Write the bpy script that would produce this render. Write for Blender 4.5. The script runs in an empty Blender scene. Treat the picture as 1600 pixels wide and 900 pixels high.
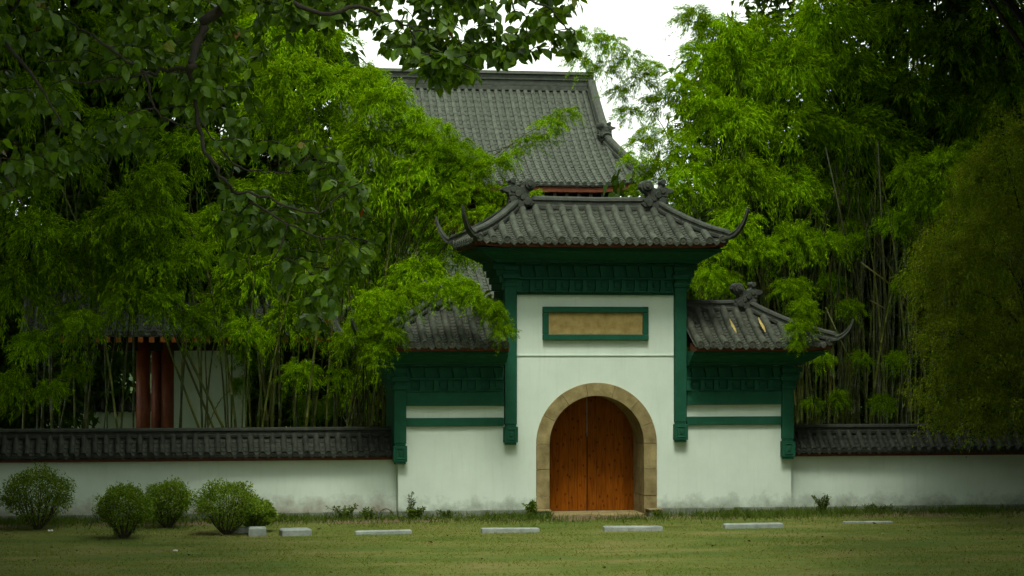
import bpy, math, random
import numpy as np
from mathutils import Vector, Matrix

# ------------------------------------------------------------------ camera, sky, sun, exposure
sc = bpy.context.scene
col = sc.collection
F_PX, D_CAM, H_CAM = 3600.0, 47.06, 3.48
CAM = Vector((-9.60, -D_CAM, H_CAM))
PITCH = math.atan(95 / F_PX)
YAW = math.atan(600 / F_PX)
cd = bpy.data.cameras.new('camera')
cam = bpy.data.objects.new('camera', cd)
col.objects.link(cam)
cam.location = CAM
cam.rotation_euler = (math.pi / 2 + PITCH, 0, -YAW)
cd.sensor_width = 36
cd.lens = 36 * F_PX / 1600
cd.clip_end = 3000
sc.camera = cam

SUN_EL, SUN_AZ = math.radians(60), math.radians(190)      # azimuth measured from +Y clockwise
world = bpy.data.worlds.new('World')
sc.world = world
world.use_nodes = True
nt = world.node_tree
bg = nt.nodes['Background']
sky = nt.nodes.new('ShaderNodeTexSky')
sky.sky_type = 'NISHITA'
sky.sun_disc = False
sky.sun_elevation = SUN_EL
sky.sun_rotation = SUN_AZ
sky.air_density = 1.0
sky.dust_density = 6.0
sky.ozone_density = 1.0
hs = nt.nodes.new('ShaderNodeHueSaturation')
hs.inputs['Saturation'].default_value = 0.12
nt.links.new(sky.outputs[0], hs.inputs['Color'])
cloud = nt.nodes.new('ShaderNodeMix')            # an even overcast veils most of the clear sky
cloud.data_type = 'RGBA'
cloud.inputs[0].default_value = 0.78
cloud.inputs[7].default_value = (7.95, 8.9, 7.55, 1)
nt.links.new(hs.outputs[0], cloud.inputs[6])
nt.links.new(cloud.outputs[2], bg.inputs[0])
bg.inputs[1].default_value = 0.15
sd = bpy.data.lights.new('sun', 'SUN')
sun = bpy.data.objects.new('sun', sd)
col.objects.link(sun)
sd.energy = 1.5
sd.angle = math.radians(14)
sd.color = (1, 0.985, 0.88)
to_sun = Vector((math.sin(SUN_AZ) * math.cos(SUN_EL), math.cos(SUN_AZ) * math.cos(SUN_EL), math.sin(SUN_EL)))
sun.rotation_euler = to_sun.to_track_quat('Z', 'Y').to_euler()
sun.location = (0, -10, 40)
sc.view_settings.view_transform = 'Standard'
sc.view_settings.look = 'None'
sc.view_settings.gamma = 1
sc.view_settings.exposure = 0.58
sc.cycles.use_denoising = True
sc.cycles.max_bounces = 4
sc.cycles.diffuse_bounces = 3
sc.cycles.transmission_bounces = 3
sc.cycles.use_adaptive_sampling = True
sc.cycles.adaptive_threshold = 0.045
sc.cycles.glossy_bounces = 2
sc.render.film_transparent = False

# ------------------------------------------------------------------ helpers
rng = np.random.default_rng(7)
random.seed(7)
_F = Vector((math.sin(YAW) * math.cos(PITCH), math.cos(YAW) * math.cos(PITCH), math.sin(PITCH)))
_R = Vector((math.cos(YAW), -math.sin(YAW), 0))
_U = _R.cross(_F)


def at(px, py, Y):
    """the place at depth plane Y that the photograph shows at (px, py)"""
    d = _F * F_PX + _R * (px - 800) + _U * (450 - py)
    return CAM + d * ((Y - CAM.y) / d.y)


def project(P):
    d = Vector(P) - CAM
    z = d.dot(_F)
    return 800 + F_PX * d.dot(_R) / z, 450 - F_PX * d.dot(_U) / z


ORG = {}


def org(o):
    return ORG.get(o.name, Vector((0, 0, 0))) if o else Vector((0, 0, 0))


def link(o, parent=None, loc=None):
    col.objects.link(o)
    if parent:
        o.parent = parent
    if loc is not None:
        ORG[o.name] = Vector(loc)
        o.location = Vector(loc) - org(parent)
    else:
        ORG[o.name] = org(parent)
    return o


def tag(o, label=None, cat=None, group=None, kind=None):
    if label: o['label'] = label
    if cat: o['category'] = cat
    if group: o['group'] = group
    if kind: o['kind'] = kind
    return o


def thing(name, loc, label, cat, group=None):
    o = bpy.data.objects.new(name, None)
    o.empty_display_size = 0.2
    link(o, None, loc)
    return tag(o, label, cat, group)


def np_mesh(name, V, faces, mat, smooth=False):
    """faces: list of (m,k) int arrays"""
    me = bpy.data.meshes.new(name)
    V = np.asarray(V, dtype=np.float32)
    me.vertices.add(len(V))
    me.vertices.foreach_set('co', V.ravel())
    fl = [np.asarray(f, dtype=np.int32) for f in faces if len(f)]
    loops = np.concatenate([f.ravel() for f in fl])
    tot = np.concatenate([np.full(len(f), f.shape[1], dtype=np.int32) for f in fl])
    start = np.concatenate([[0], np.cumsum(tot)[:-1]]).astype(np.int32)
    me.loops.add(len(loops))
    me.loops.foreach_set('vertex_index', loops)
    me.polygons.add(len(tot))
    me.polygons.foreach_set('loop_start', start)
    me.polygons.foreach_set('loop_total', tot)
    if smooth:
        me.polygons.foreach_set('use_smooth', np.ones(len(tot), dtype=bool))
    me.update(calc_edges=True)
    me.validate()
    if mat: me.materials.append(mat)
    return me


class MB:
    def __init__(self):
        self.v = []
        self.f = []

    def add(self, vs, fs):
        n = len(self.v)
        self.v += [tuple(p) for p in vs]
        self.f += [tuple(i + n for i in q) for q in fs]
        return self

    def box(self, x0, x1, y0, y1, z0, z1):
        return self.add([(x0, y0, z0), (x1, y0, z0), (x1, y1, z0), (x0, y1, z0), (x0, y0, z1), (x1, y0, z1), (x1, y1, z1), (x0, y1, z1)],
                        [(3, 2, 1, 0), (4, 5, 6, 7), (0, 1, 5, 4), (1, 2, 6, 5), (2, 3, 7, 6), (3, 0, 4, 7)])

    def prism(self, outline, y0, y1):
        """outline of (x,z), counter-clockwise seen from -Y"""
        n = len(outline)
        vs = [(x, y0, z) for x, z in outline] + [(x, y1, z) for x, z in outline]
        fs = [tuple(range(n)), tuple(reversed(range(n, 2 * n)))]
        fs += [((i + 1) % n, i, n + i, n + (i + 1) % n) for i in range(n)]
        return self.add(vs, fs)

    def tube(self, pts, rad, n=6, cap=True):
        pts = [Vector(p) for p in pts]
        vs, fs = [], []
        up = Vector((0.13, 0.21, 0.97))
        for i, p in enumerate(pts):
            t = (pts[min(i + 1, len(pts) - 1)] - pts[max(i - 1, 0)])
            t = t.normalized() if t.length > 1e-9 else Vector((0, 0, 1))
            a = t.cross(up)
            if a.length < 0.2: a = t.cross(Vector((1, 0, 0)))
            a.normalize()
            b = t.cross(a)
            r = rad[i] if hasattr(rad, '__len__') else rad
            for k in range(n):
                w = 2 * math.pi * k / n
                vs.append(p + (a * math.cos(w) + b * math.sin(w)) * r)
        for i in range(len(pts) - 1):
            for k in range(n):
                fs.append((i * n + k, i * n + (k + 1) % n, (i + 1) * n + (k + 1) % n, (i + 1) * n + k))
        if cap:
            fs.append(tuple(reversed(range(n))))
            fs.append(tuple(range((len(pts) - 1) * n, len(pts) * n)))
        return self.add(vs, fs)

    def sweep(self, pts, prof, scl, up=Vector((0, 0, 1))):
        """prof: list of (side, up); scl: per point (w,h)"""
        pts = [Vector(p) for p in pts]
        n = len(prof)
        vs, fs = [], []
        for i, p in enumerate(pts):
            t = (pts[min(i + 1, len(pts) - 1)] - pts[max(i - 1, 0)]).normalized()
            s = t.cross(up)
            if s.length < 0.05: s = Vector((1, 0, 0))
            s.normalize()
            u = s.cross(t)
            w, h = scl[i]
            for a, b in prof:
                vs.append(p + s * a * w + u * b * h)
        for i in range(len(pts) - 1):
            for k in range(n):
                fs.append((i * n + k, (i + 1) * n + k, (i + 1) * n + (k + 1) % n, i * n + (k + 1) % n))
        fs.append(tuple(range(n)))
        fs.append(tuple(reversed(range((len(pts) - 1) * n, len(pts) * n))))
        return self.add(vs, fs)

    def rings(self, rl, close_top=True, close_bot=True):
        """rl: list of (x0,x1,y0,y1,z) rectangles lofted upward"""
        vs, fs = [], []
        for x0, x1, y0, y1, z in rl:
            vs += [(x0, y0, z), (x1, y0, z), (x1, y1, z), (x0, y1, z)]
        for i in range(len(rl) - 1):
            for k in range(4):
                fs.append((i * 4 + k, i * 4 + (k + 1) % 4, i * 4 + 4 + (k + 1) % 4, i * 4 + 4 + k))
        if close_bot: fs.append((3, 2, 1, 0))
        m = (len(rl) - 1) * 4
        if close_top: fs.append((m, m + 1, m + 2, m + 3))
        return self.add(vs, fs)

    def mesh(self, name, mat, off=(0, 0, 0), smooth=False):
        me = bpy.data.meshes.new(name)
        off = Vector(off)
        me.from_pydata([Vector(p) - off for p in self.v], [], self.f)
        if smooth:
            for p in me.polygons: p.use_smooth = True
        if mat: me.materials.append(mat)
        me.update()
        return me

    def build(self, name, mat, parent=None, smooth=False, bevel=0, loc=None):
        o0 = Vector(loc) if loc is not None else org(parent)
        o = bpy.data.objects.new(name, self.mesh(name, mat, o0, smooth))
        link(o, parent, loc)
        if bevel:
            b = o.modifiers.new('bevel', 'BEVEL')
            b.width = bevel
            b.segments = 2
            b.limit_method = 'ANGLE'
            b.angle_limit = math.radians(40)
        return o


def inst(name, me, parent, M):
    """object sharing a mesh, world matrix M under a translated parent"""
    o = bpy.data.objects.new(name, me)
    col.objects.link(o)
    o.parent = parent
    M = M.copy()
    M.translation = M.translation - org(parent)
    o.matrix_local = M
    ORG[o.name] = org(parent) + M.translation
    return o


def frame(p, y, z):
    """matrix whose local Y follows y and local Z is near z"""
    y = Vector(y).normalized()
    x = y.cross(Vector(z)).normalized()
    z = x.cross(y)
    M = Matrix((x, y, z)).transposed().to_4x4()
    M.translation = Vector(p)
    return M


# ------------------------------------------------------------------ materials
class MT:
    def __init__(self, name):
        self.m = bpy.data.materials.new(name)
        self.m.use_nodes = True
        self.t = self.m.node_tree
        self.b = self.t.nodes['Principled BSDF']
        self.b.inputs['Specular IOR Level'].default_value = 0.3
        self.co = None

    def n(self, kind, **kw):
        nd = self.t.nodes.new(kind)
        for k, v in kw.items():
            if k in nd.inputs: nd.inputs[k].default_value = v
            else: setattr(nd, k, v)
        return nd

    def l(self, a, b):
        self.t.links.new(a, b)

    def coord(self, world=True):
        if not self.co:
            if world:
                self.co = self.n('ShaderNodeNewGeometry').outputs['Position']
            else:
                self.co = self.n('ShaderNodeTexCoord').outputs['Object']
        return self.co

    def noise(self, scale, detail=4, rough=0.6, stretch=None, world=True):
        c = self.coord(world)
        if stretch:
            mp = self.n('ShaderNodeMapping')
            mp.inputs['Scale'].default_value = stretch
            self.l(c, mp.inputs['Vector'])
            c = mp.outputs[0]
        nd = self.n('ShaderNodeTexNoise')
        nd.inputs['Scale'].default_value = scale
        nd.inputs['Detail'].default_value = detail
        nd.inputs['Roughness'].default_value = rough
        self.l(c, nd.inputs['Vector'])
        return nd.outputs['Fac']

    def ramp(self, fac, stops):
        r = self.n('ShaderNodeValToRGB')
        e = r.color_ramp.elements
        while len(e) < len(stops): e.new(0.5)
        for i, (p, c) in enumerate(stops):
            e[i].position = p
            e[i].color = (*c, 1) if hasattr(c, '__len__') else (c, c, c, 1)
        self.l(fac, r.inputs[0])
        return r.outputs[0]

    def mix(self, fac, a, b, mode='MIX'):
        m = self.n('ShaderNodeMix')
        m.data_type = 'RGBA'
        m.blend_type = mode
        for s, v in ((m.inputs[0], fac), (m.inputs[6], a), (m.inputs[7], b)):
            if hasattr(v, 'is_linked'): self.l(v, s)
            elif hasattr(v, '__len__'): s.default_value = (*v, 1)
            else: s.default_value = v
        return m.outputs[2]

    def math(self, op, a, b=None, clamp=False):
        m = self.n('ShaderNodeMath')
        m.operation = op
        m.use_clamp = clamp
        for s, v in zip(m.inputs, (a, b)):
            if v is None: continue
            if hasattr(v, 'is_linked'): self.l(v, s)
            else: s.default_value = v
        return m.outputs[0]

    def bump(self, h, strength, dist=0.02):
        b = self.n('ShaderNodeBump')
        b.inputs['Strength'].default_value = strength
        b.inputs['Distance'].default_value = dist
        self.l(h, b.inputs['Height'])
        self.l(b.outputs[0], self.b.inputs['Normal'])

    def base(self, c):
        if hasattr(c, 'is_linked'): self.l(c, self.b.inputs['Base Color'])
        else: self.b.inputs['Base Color'].default_value = (*c, 1)

    def rough(self, r):
        self.b.inputs['Roughness'].default_value = r
        return self


def m_plaster(name, dirt, top=0.5, strength=0.75):
    t = MT(name)
    c = t.ramp(t.noise(1.3, 6, .65), [(.3, (.59, .695, .585)), (.55, (.645, .75, .64)), (.8, (.685, .78, .675))])
    streak = t.ramp(t.noise(3.0, 5, .6, stretch=(3.5, 3.5, .35)), [(.52, 0.0), (.75, .2)])
    c = t.mix(streak, c, (.45, .5, .39))
    sx = t.n('ShaderNodeSeparateXYZ')
    t.l(t.coord(), sx.inputs[0])
    z = t.math('ADD', sx.outputs[2], t.math('MULTIPLY', t.math('SUBTRACT', t.noise(2.6, 6, .7), .5), 0.9))
    g = t.math('MULTIPLY', t.math('SUBTRACT', 1.0, t.math('DIVIDE', z, top), True), strength, True)
    c = t.mix(g, c, dirt)
    t.base(c)
    t.rough(.85)
    t.bump(t.noise(22, 5, .6), .12, .01)
    return t.m


def m_noise(name, c0, c1, scale, rough=.8, bump=.2, bscale=None, stretch=None, dist=.01, world=True, spec=.3, objvar=0.0):
    t = MT(name)
    c = t.ramp(t.noise(scale, 6, .65, stretch, world), [(.3, c0), (.7, c1)])
    if objvar:
        oi = t.n('ShaderNodeObjectInfo')
        hsv = t.n('ShaderNodeHueSaturation')
        t.l(t.math('ADD', t.math('MULTIPLY', oi.outputs['Random'], 2 * objvar), 1 - objvar), hsv.inputs['Value'])
        t.l(c, hsv.inputs['Color'])
        c = hsv.outputs[0]
    t.base(c)
    t.rough(rough)
    t.b.inputs['Specular IOR Level'].default_value = spec
    if bump: t.bump(t.noise(bscale or scale * 6, 5, .6, stretch, world), bump, dist)
    return t.m


def m_leaf(name, dark, mid, light, trans=.45, rough=.5, spec=.25, tint=None):
    m = bpy.data.materials.new(name)
    m.use_nodes = True
    t = m.node_tree
    b = t.nodes['Principled BSDF']
    out = t.nodes['Material Output']
    g = t.nodes.new('ShaderNodeNewGeometry')
    oi = t.nodes.new('ShaderNodeObjectInfo')
    r = t.nodes.new('ShaderNodeValToRGB')
    e = r.color_ramp.elements
    e[0].position, e[0].color = 0.0, (*dark, 1)
    e[1].position, e[1].color = 1.0, (*light, 1)
    k = e.new(.5)
    k.color = (*mid, 1)
    if tint:
        k = e.new(.992)
        k.color = (*light, 1)
        e[len(e) - 1].color = (*tint, 1)
    t.links.new(g.outputs['Random Per Island'], r.inputs[0])
    h = t.nodes.new('ShaderNodeHueSaturation')
    mm = t.nodes.new('ShaderNodeMath')
    mm.operation = 'MULTIPLY_ADD'
    t.links.new(oi.outputs['Random'], mm.inputs[0])
    mm.inputs[1].default_value = .5
    mm.inputs[2].default_value = .75
    t.links.new(mm.outputs[0], h.inputs['Value'])
    t.links.new(r.outputs[0], h.inputs['Color'])
    t.links.new(h.outputs[0], b.inputs['Base Color'])
    b.inputs['Roughness'].default_value = rough
    b.inputs['Specular IOR Level'].default_value = spec
    tr = t.nodes.new('ShaderNodeBsdfTranslucent')
    h2 = t.nodes.new('ShaderNodeHueSaturation')
    h2.inputs['Hue'].default_value = .49
    h2.inputs['Saturation'].default_value = 1.1
    h2.inputs['Value'].default_value = 1.3
    t.links.new(h.outputs[0], h2.inputs['Color'])
    t.links.new(h2.outputs[0], tr.inputs['Color'])
    mx = t.nodes.new('ShaderNodeMixShader')
    mx.inputs[0].default_value = trans
    t.links.new(b.outputs[0], mx.inputs[1])
    t.links.new(tr.outputs[0], mx.inputs[2])
    t.links.new(mx.outputs[0], out.inputs['Surface'])
    return m


M = {}
M['plaster'] = m_plaster('white_plaster', (.13, .14, .09), .42, .8)
M['plaster_left'] = m_plaster('white_plaster_splashed', (.17, .10, .05), .5, .85)
M['green'] = m_noise('green_paint', (.010, .070, .038), (.018, .10, .056), 5, .7, .15, 30, spec=.12)
M['tile'] = m_noise('grey_roof_tile', (.030, .036, .025), (.088, .097, .073), 9, .8, .35, 60, objvar=.2, spec=.15)
M['pan'] = m_noise('grey_pan_tile', (.022, .027, .018), (.07, .079, .057), 14, .8, .3, 60)
M['halltile'] = m_noise('weathered_hall_tile', (.034, .042, .030), (.085, .096, .072), 6, .75, .35, 50, objvar=.12)
M['ridge'] = m_noise('ridge_clay', (.024, .029, .021), (.062, .069, .053), 6, .75, .3, 40)
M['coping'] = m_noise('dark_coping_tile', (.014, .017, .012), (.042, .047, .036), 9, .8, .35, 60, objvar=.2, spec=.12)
M['red'] = m_noise('faded_red_paint', (.075, .017, .006), (.17, .045, .013), 8, .7, .2)
M['redwood'] = m_noise('red_column_paint', (.11, .022, .008), (.2, .05, .016), 3, .5, .1)
M['stone'] = m_noise('tan_sandstone', (.15, .115, .045), (.33, .265, .12), 4.5, .85, .5, 35, objvar=.14)
M['plaque'] = m_noise('weathered_gold_plaque', (.26, .185, .055), (.44, .33, .125), 7, .8, .3, 40)
M['plinth'] = m_noise('grey_plinth_stone', (.10, .12, .09), (.25, .28, .22), 3.5, .85, .4, 30)
M['concrete'] = m_noise('pale_concrete', (.20, .23, .205), (.38, .42, .385), 5, .85, .4, 50)
M['dark'] = m_noise('dark_timber', (.010, .009, .006), (.022, .018, .011), 4, .7, .1)
M['soil'] = m_noise('bare_soil', (.11, .075, .04), (.2, .145, .08), 6, .95, .6, 40, dist=.02)
M['bark'] = m_noise('dark_bark', (.006, .005, .003), (.015, .012, .006), 12, .9, .5, 60, world=False)
M['stem'] = m_noise('shrub_stem', (.035, .03, .018), (.08, .07, .04), 12, .9, .4, 60)
M['wire'] = m_noise('dull_wire', (.03, .035, .03), (.06, .065, .055), 12, .5, .1)
M['paper'] = m_noise('white_paper', (.7, .72, .7), (.85, .87, .85), 12, .7, .1)
M['dryleaf'] = m_noise('dry_yellow_sheath', (.35, .26, .07), (.55, .42, .14), 12, .8, .2)

t = MT('door_wood')
ob = t.n('ShaderNodeObjectInfo')
grain = t.noise(5, 6, .6, stretch=(7, 7, .5))
c = t.ramp(grain, [(.3, (.11, .026, .001)), (.5, (.225, .061, .002)), (.72, (.295, .086, .003))])
hsv = t.n('ShaderNodeHueSaturation')
t.l(t.math('ADD', t.math('MULTIPLY', ob.outputs['Random'], .42), .76), hsv.inputs['Value'])
t.l(c, hsv.inputs['Color'])
vor = t.n('ShaderNodeTexVoronoi')
vor.voronoi_dimensions = '2D'
sxd = t.n('ShaderNodeSeparateXYZ')
t.l(t.coord(), sxd.inputs[0])
cmb = t.n('ShaderNodeCombineXYZ')
t.l(t.math('MULTIPLY', sxd.outputs[0], 5.5), cmb.inputs[0])
t.l(t.math('MULTIPLY', sxd.outputs[2], 3.2), cmb.inputs[1])
t.l(cmb.outputs[0], vor.inputs['Vector'])
vor.inputs['Scale'].default_value = 1.0
knot = t.ramp(vor.outputs['Distance'], [(.05, .8), (.13, 0.0)])
t.base(t.mix(knot, hsv.outputs[0], (.05, .011, .003)))
t.rough(.75)
t.b.inputs['Specular IOR Level'].default_value = .08
t.bump(grain, .5, .01)
M['door'] = t.m

t = MT('bamboo_culm_skin')
sx = t.n('ShaderNodeSeparateXYZ')
t.l(t.coord(), sx.inputs[0])
oi = t.n('ShaderNodeObjectInfo')
zz = t.math('FRACT', t.math('ADD', t.math('DIVIDE', sx.outputs[2], .38), oi.outputs['Random']))
ring = t.ramp(zz, [(.0, 1.0), (.06, .8), (.1, 0.0)])
c = t.ramp(t.noise(2.2, 4), [(.3, (.03, .055, .004)), (.55, (.075, .095, .007)), (.75, (.13, .11, .014))])
hsv = t.n('ShaderNodeHueSaturation')
t.l(t.math('ADD', t.math('MULTIPLY', oi.outputs['Random'], .7), .3), hsv.inputs['Value'])
t.l(c, hsv.inputs['Color'])
t.base(t.mix(t.math('MULTIPLY', ring, .4), hsv.outputs[0], (.15, .15, .07)))
t.rough(.45)
M['culm'] = t.m

t = MT('mown_lawn')
c = t.ramp(t.noise(.55, 7, .7, stretch=(.6, 1.5, 1)), [(.36, (.05, .115, .008)), (.5, (.12, .15, .02)), (.62, (.21, .185, .058))])
c2 = t.ramp(t.noise(9, 6, .75), [(.35, (.06, .09, .01)), (.65, (.15, .16, .032))])
t.base(t.mix(.3, c, c2))
t.rough(.95)
t.bump(t.noise(45, 4, .7), .7, .03)
M['lawn'] = t.m

M['bamboo_leaf'] = m_leaf('bamboo_leaf', (.045, .12, .001), (.135, .275, .002), (.26, .42, .004), .42, .7, .03)
M['broad_leaf'] = m_leaf('broad_leaf', (.024, .06, .002), (.052, .112, .003), (.10, .18, .005), .42, .4, .25, tint=(.22, .03, .015))
M['tree_leaf'] = m_leaf('shade_dark_leaf', (.018, .042, .004), (.033, .07, .005), (.06, .105, .008), .25, .6, .1)  # dark leaf colour that stands for shade in the bamboo gaps
M['olive_leaf'] = m_leaf('olive_leaf', (.065, .105, .006), (.12, .17, .01), (.20, .24, .018), .4, .7, .05)
M['shrub_leaf'] = m_leaf('shrub_leaf', (.065, .125, .012), (.14, .23, .022), (.26, .34, .05), .4, .6, .15)
M['grass_blade'] = m_leaf('grass_blade', (.09, .13, .012), (.14, .17, .022), (.21, .205, .05), .4, .8, .05)
M['weed_leaf'] = m_leaf('weed_leaf', (.045, .085, .01), (.085, .14, .015), (.14, .2, .025), .4)

# ------------------------------------------------------------------ ground
b = MB()
b.box(-400, 400, -120, 700, -.5, 0)
ground = tag(b.build('ground', M['lawn']), 'short olive green mown lawn in front of the gate', 'lawn', kind='structure')


def strip(name, x0, x1, y0, y1, z, mat, nx=120, amp=.25):
    xs = np.linspace(x0, x1, nx)
    V, Fc = [], []
    for i, x in enumerate(xs):
        w = amp * (math.sin(x * 1.7) * .4 + math.sin(x * 4.1 + 1) * .3 + random.uniform(-.3, .3))
        V += [(x, y0 + w, .001), (x, y0 + w + .25, z), (x, y1, z)]
        if i:
            a = 3 * (i - 1)
            Fc += [(a, a + 3, a + 4, a + 1), (a + 1, a + 4, a + 5, a + 2)]
    return MB().add(V, Fc).build(name, mat)


tag(strip('soil_strip', -16, 18, -.95, .6, .010, M['soil'], amp=.4), kind='structure')

# a rise added far behind to block horizon light under the trees
xs = np.linspace(-160, 190, 90)
V, Fc = [], []
for j, (yy, zf) in enumerate(((60, 0), (75, .45), (95, .8), (125, 1), (170, 1))):
    for i, x in enumerate(xs):
        hgt = 13 + 5 * math.sin(x * .05 + 1) + 2 * math.sin(x * .19)
        dip = math.exp(-((x - 6) / 16) ** 2)
        V.append((x, yy, zf * hgt * (1 - .55 * dip) + random.uniform(-.5, .5) * zf))
        if j and i:
            a = (j - 1) * 90 + i - 1
            Fc.append((a, a + 1, a + 91, a + 90))
tag(MB().add(V, Fc).build('added_hill', m_noise('added_hill_cover', (.012, .03, .006), (.04, .075, .012), .8, .95, .8, 3, dist=.5)), kind='structure')


# ------------------------------------------------------------------ tiled roofs
def barrel_mesh(name, r, mat, taper=.955, n=8):
    """half barrel along +Y, length 1, with a closed lower end"""
    V, Fc = [], []
    for y, rr in ((0, r), (0, r * .84), (1, r * taper)):
        pass
    rings = [(0.0, r), (1.0, r * taper)]
    for y, rr in rings:
        for k in range(n):
            w = math.pi * k / (n - 1)
            V.append((rr * math.cos(w), y, rr * 1.05 * math.sin(w)))
    for k in range(n - 1):
        Fc.append((k, k + 1, n + k + 1, n + k))
    V.append((0, 0, 0))
    V += V[:n]
    for k in range(n - 1):
        Fc.append((2 * n, 2 * n + k + 2, 2 * n + k + 1))
    me = MB().add(V, Fc).mesh(name, mat)
    for p in me.polygons[:n - 1]: p.use_smooth = True
    return me


def disc_mesh(name, r, mat, n=12):
    """end tile: a disc with a raised rim and boss facing -Y"""
    prof = [(0.0, -.014), (r * .35, -.014), (r * .4, -.004), (r * .78, -.004), (r * .82, -.018), (r, -.014), (r, .03)]
    V, Fc = [(0, prof[0][1], 0)], []
    for k in range(n):
        w = 2 * math.pi * k / n
        for rr, y in prof[1:]:
            V.append((rr * math.cos(w), y, rr * math.sin(w)))
    m = len(prof) - 1
    for k in range(n):
        a, c2 = 1 + k * m, 1 + ((k + 1) % n) * m
        Fc.append((0, a, c2))
        for j in range(m - 1):
            Fc.append((a + j, a + j + 1, c2 + j + 1, c2 + j))
    return MB().add(V, Fc).mesh(name, mat)


def drip_mesh(name, w, mat):
    out = [(-w / 2, .02), (-w / 2 * .8, -.03), (0, -.085), (w / 2 * .8, -.03), (w / 2, .02), (0, -.01)]
    return MB().prism(out, -.012, .012).mesh(name, mat)


ME_BARREL = barrel_mesh('cover_tile', .079, M['tile'])
ME_DISC = disc_mesh('end_tile', .083, M['tile'])
ME_DRIP = drip_mesh('drip_tile', .15, M['tile'])
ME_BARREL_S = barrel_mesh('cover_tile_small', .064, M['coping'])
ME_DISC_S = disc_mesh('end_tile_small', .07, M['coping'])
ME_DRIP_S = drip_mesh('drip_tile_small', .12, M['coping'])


class Roof:
    """hipped roof; faces 'f','b' (along x) and 'l','r' (ends)"""

    def __init__(s, cx, cy, U, V, R, ze, zr, sag=.35, lift=.1, liftw=.7, sg=None):
        s.cx, s.cy, s.U, s.V, s.R, s.ze, s.zr, s.sag, s.lift, s.liftw = cx, cy, U, V, R, ze, zr, sag, lift, liftw
        s.k = (U - R) / V            # end inset for each metre of front inset
        s.sg = sg                    # front inset where a gable starts

    def H(s, t):
        t = min(max(t, 0), 1)
        return s.ze + (s.zr - s.ze) * (t * (1 - s.sag) + s.sag * t * t)

    def lim(s, q):                   # half length of front face at inset q
        return s.U - s.k * (min(q, s.sg) if s.sg is not None else q)

    def fr(s, u, q, sign=-1):
        a = min(max((abs(u) - (s.U - s.k * q - s.liftw)) / s.liftw, 0), 1.2)
        return Vector((s.cx + u, s.cy + sign * (s.V - q), s.H(q / s.V) + s.lift * a * a * (1 - q / s.V)))

    def sd(s, v, q, sign):           # q inset from the end eave
        t = q / (s.k * s.V)
        a = min(max((abs(v) - (s.V * (1 - t) - s.liftw)) / s.liftw, 0), 1.2)
        return Vector((s.cx + sign * (s.U - q), s.cy + v, s.H(t) + s.lift * a * a * (1 - t)))

    def qmax_f(s, u):
        if s.sg is not None:
            return s.V if abs(u) <= s.lim(s.sg) else (s.U - abs(u)) / s.k
        return min(s.V, (s.U - abs(u)) / max(s.k, 1e-6))

    def qmax_s(s, v):
        q = (s.V - abs(v)) * s.k
        return min(q, s.sg * s.k) if s.sg is not None else q


def sheet(mb, fn, ulist, qmax, nq, dz):
    """smooth sheet below the tiles"""
    for i in range(len(ulist) - 1):
        a, c2 = ulist[i], ulist[i + 1]
        vs, fs = [], []
        for j in range(nq + 1):
            for u in (a, c2):
                p = fn(u, max(qmax(u), .001) * j / nq)
                vs.append((p.x, p.y, p.z - dz))
            if j: fs.append((2 * j - 2, 2 * j - 1, 2 * j + 1, 2 * j))
        mb.add(vs, fs)


def pans(mb, fn, ulist, qmax, step, sag=.028, lip=.016):
    """stepped concave pan tiles between the cover rows"""
    for i in range(len(ulist) - 1):
        a, c2 = ulist[i], ulist[i + 1]
        qm = qmax((a + c2) / 2)
        n = max(1, int(qm / step))
        cs = [(0, .03), (.3, -.3 * sag), (.5, -sag), (.7, -.3 * sag), (1, .03)]
        for j in range(n + 1):
            q0, q1 = j * step, min((j + 1) * step, qm)
            if q1 - q0 < .01: continue
            vs = []
            for q, dz in ((q0, lip), (q1, -.002), (q0, -.012)):
                for w, h in cs:
                    p = fn(a + (c2 - a) * w, q)
                    vs.append((p.x, p.y, p.z + h * .9 + dz))
            fs = [(k, k + 1, 6 + k, 5 + k) for k in range(4)] + [(10 + k, 11 + k, k + 1, k) for k in range(4)]
            mb.add(vs, fs)


def rows(parent, fn, ulist, qmax, tl, outward, me=ME_BARREL, disc=ME_DISC, drip=ME_DRIP, ends=True, qskip=0.0, lay=.02):
    up = Vector((0, 0, 1))
    for i, u in enumerate(ulist):
        qm = qmax(u) - qskip
        if qm > .08:
            n = max(1, round(qm / tl))
            for j in range(n):
                p0, p1 = fn(u, qm * j / n), fn(u, qm * (j + 1) / n)
                d = p1 - p0
                Mx = frame(p0 + up * (lay + random.uniform(-.004, .004)), d + Vector((random.uniform(-.006, .006), 0, 0)), up)
                inst('cover_tile', me, parent, Mx @ Matrix.Diagonal((1, d.length * 1.03, 1, 1)))
        if ends:
            p = fn(u, 0)
            Mx = frame(p + up * (lay + .0) + outward * .012, -outward, up)
            inst('end_tile', disc, parent, Mx)
            if i < len(ulist) - 1:
                p = fn((u + ulist[i + 1]) / 2, 0)
                inst('drip_tile', drip, parent, frame(p + up * -.012 + outward * .016, -outward, up))


RIDGE_PROF = [(-.5, 0), (-.5, .28), (-.36, .33), (-.36, .62), (-.5, .68), (-.42, .9), (-.18, 1.0), (.18, 1.0), (.42, .9), (.5, .68), (.36, .62), (.36, .33), (.5, .28), (.5, 0)]


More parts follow.
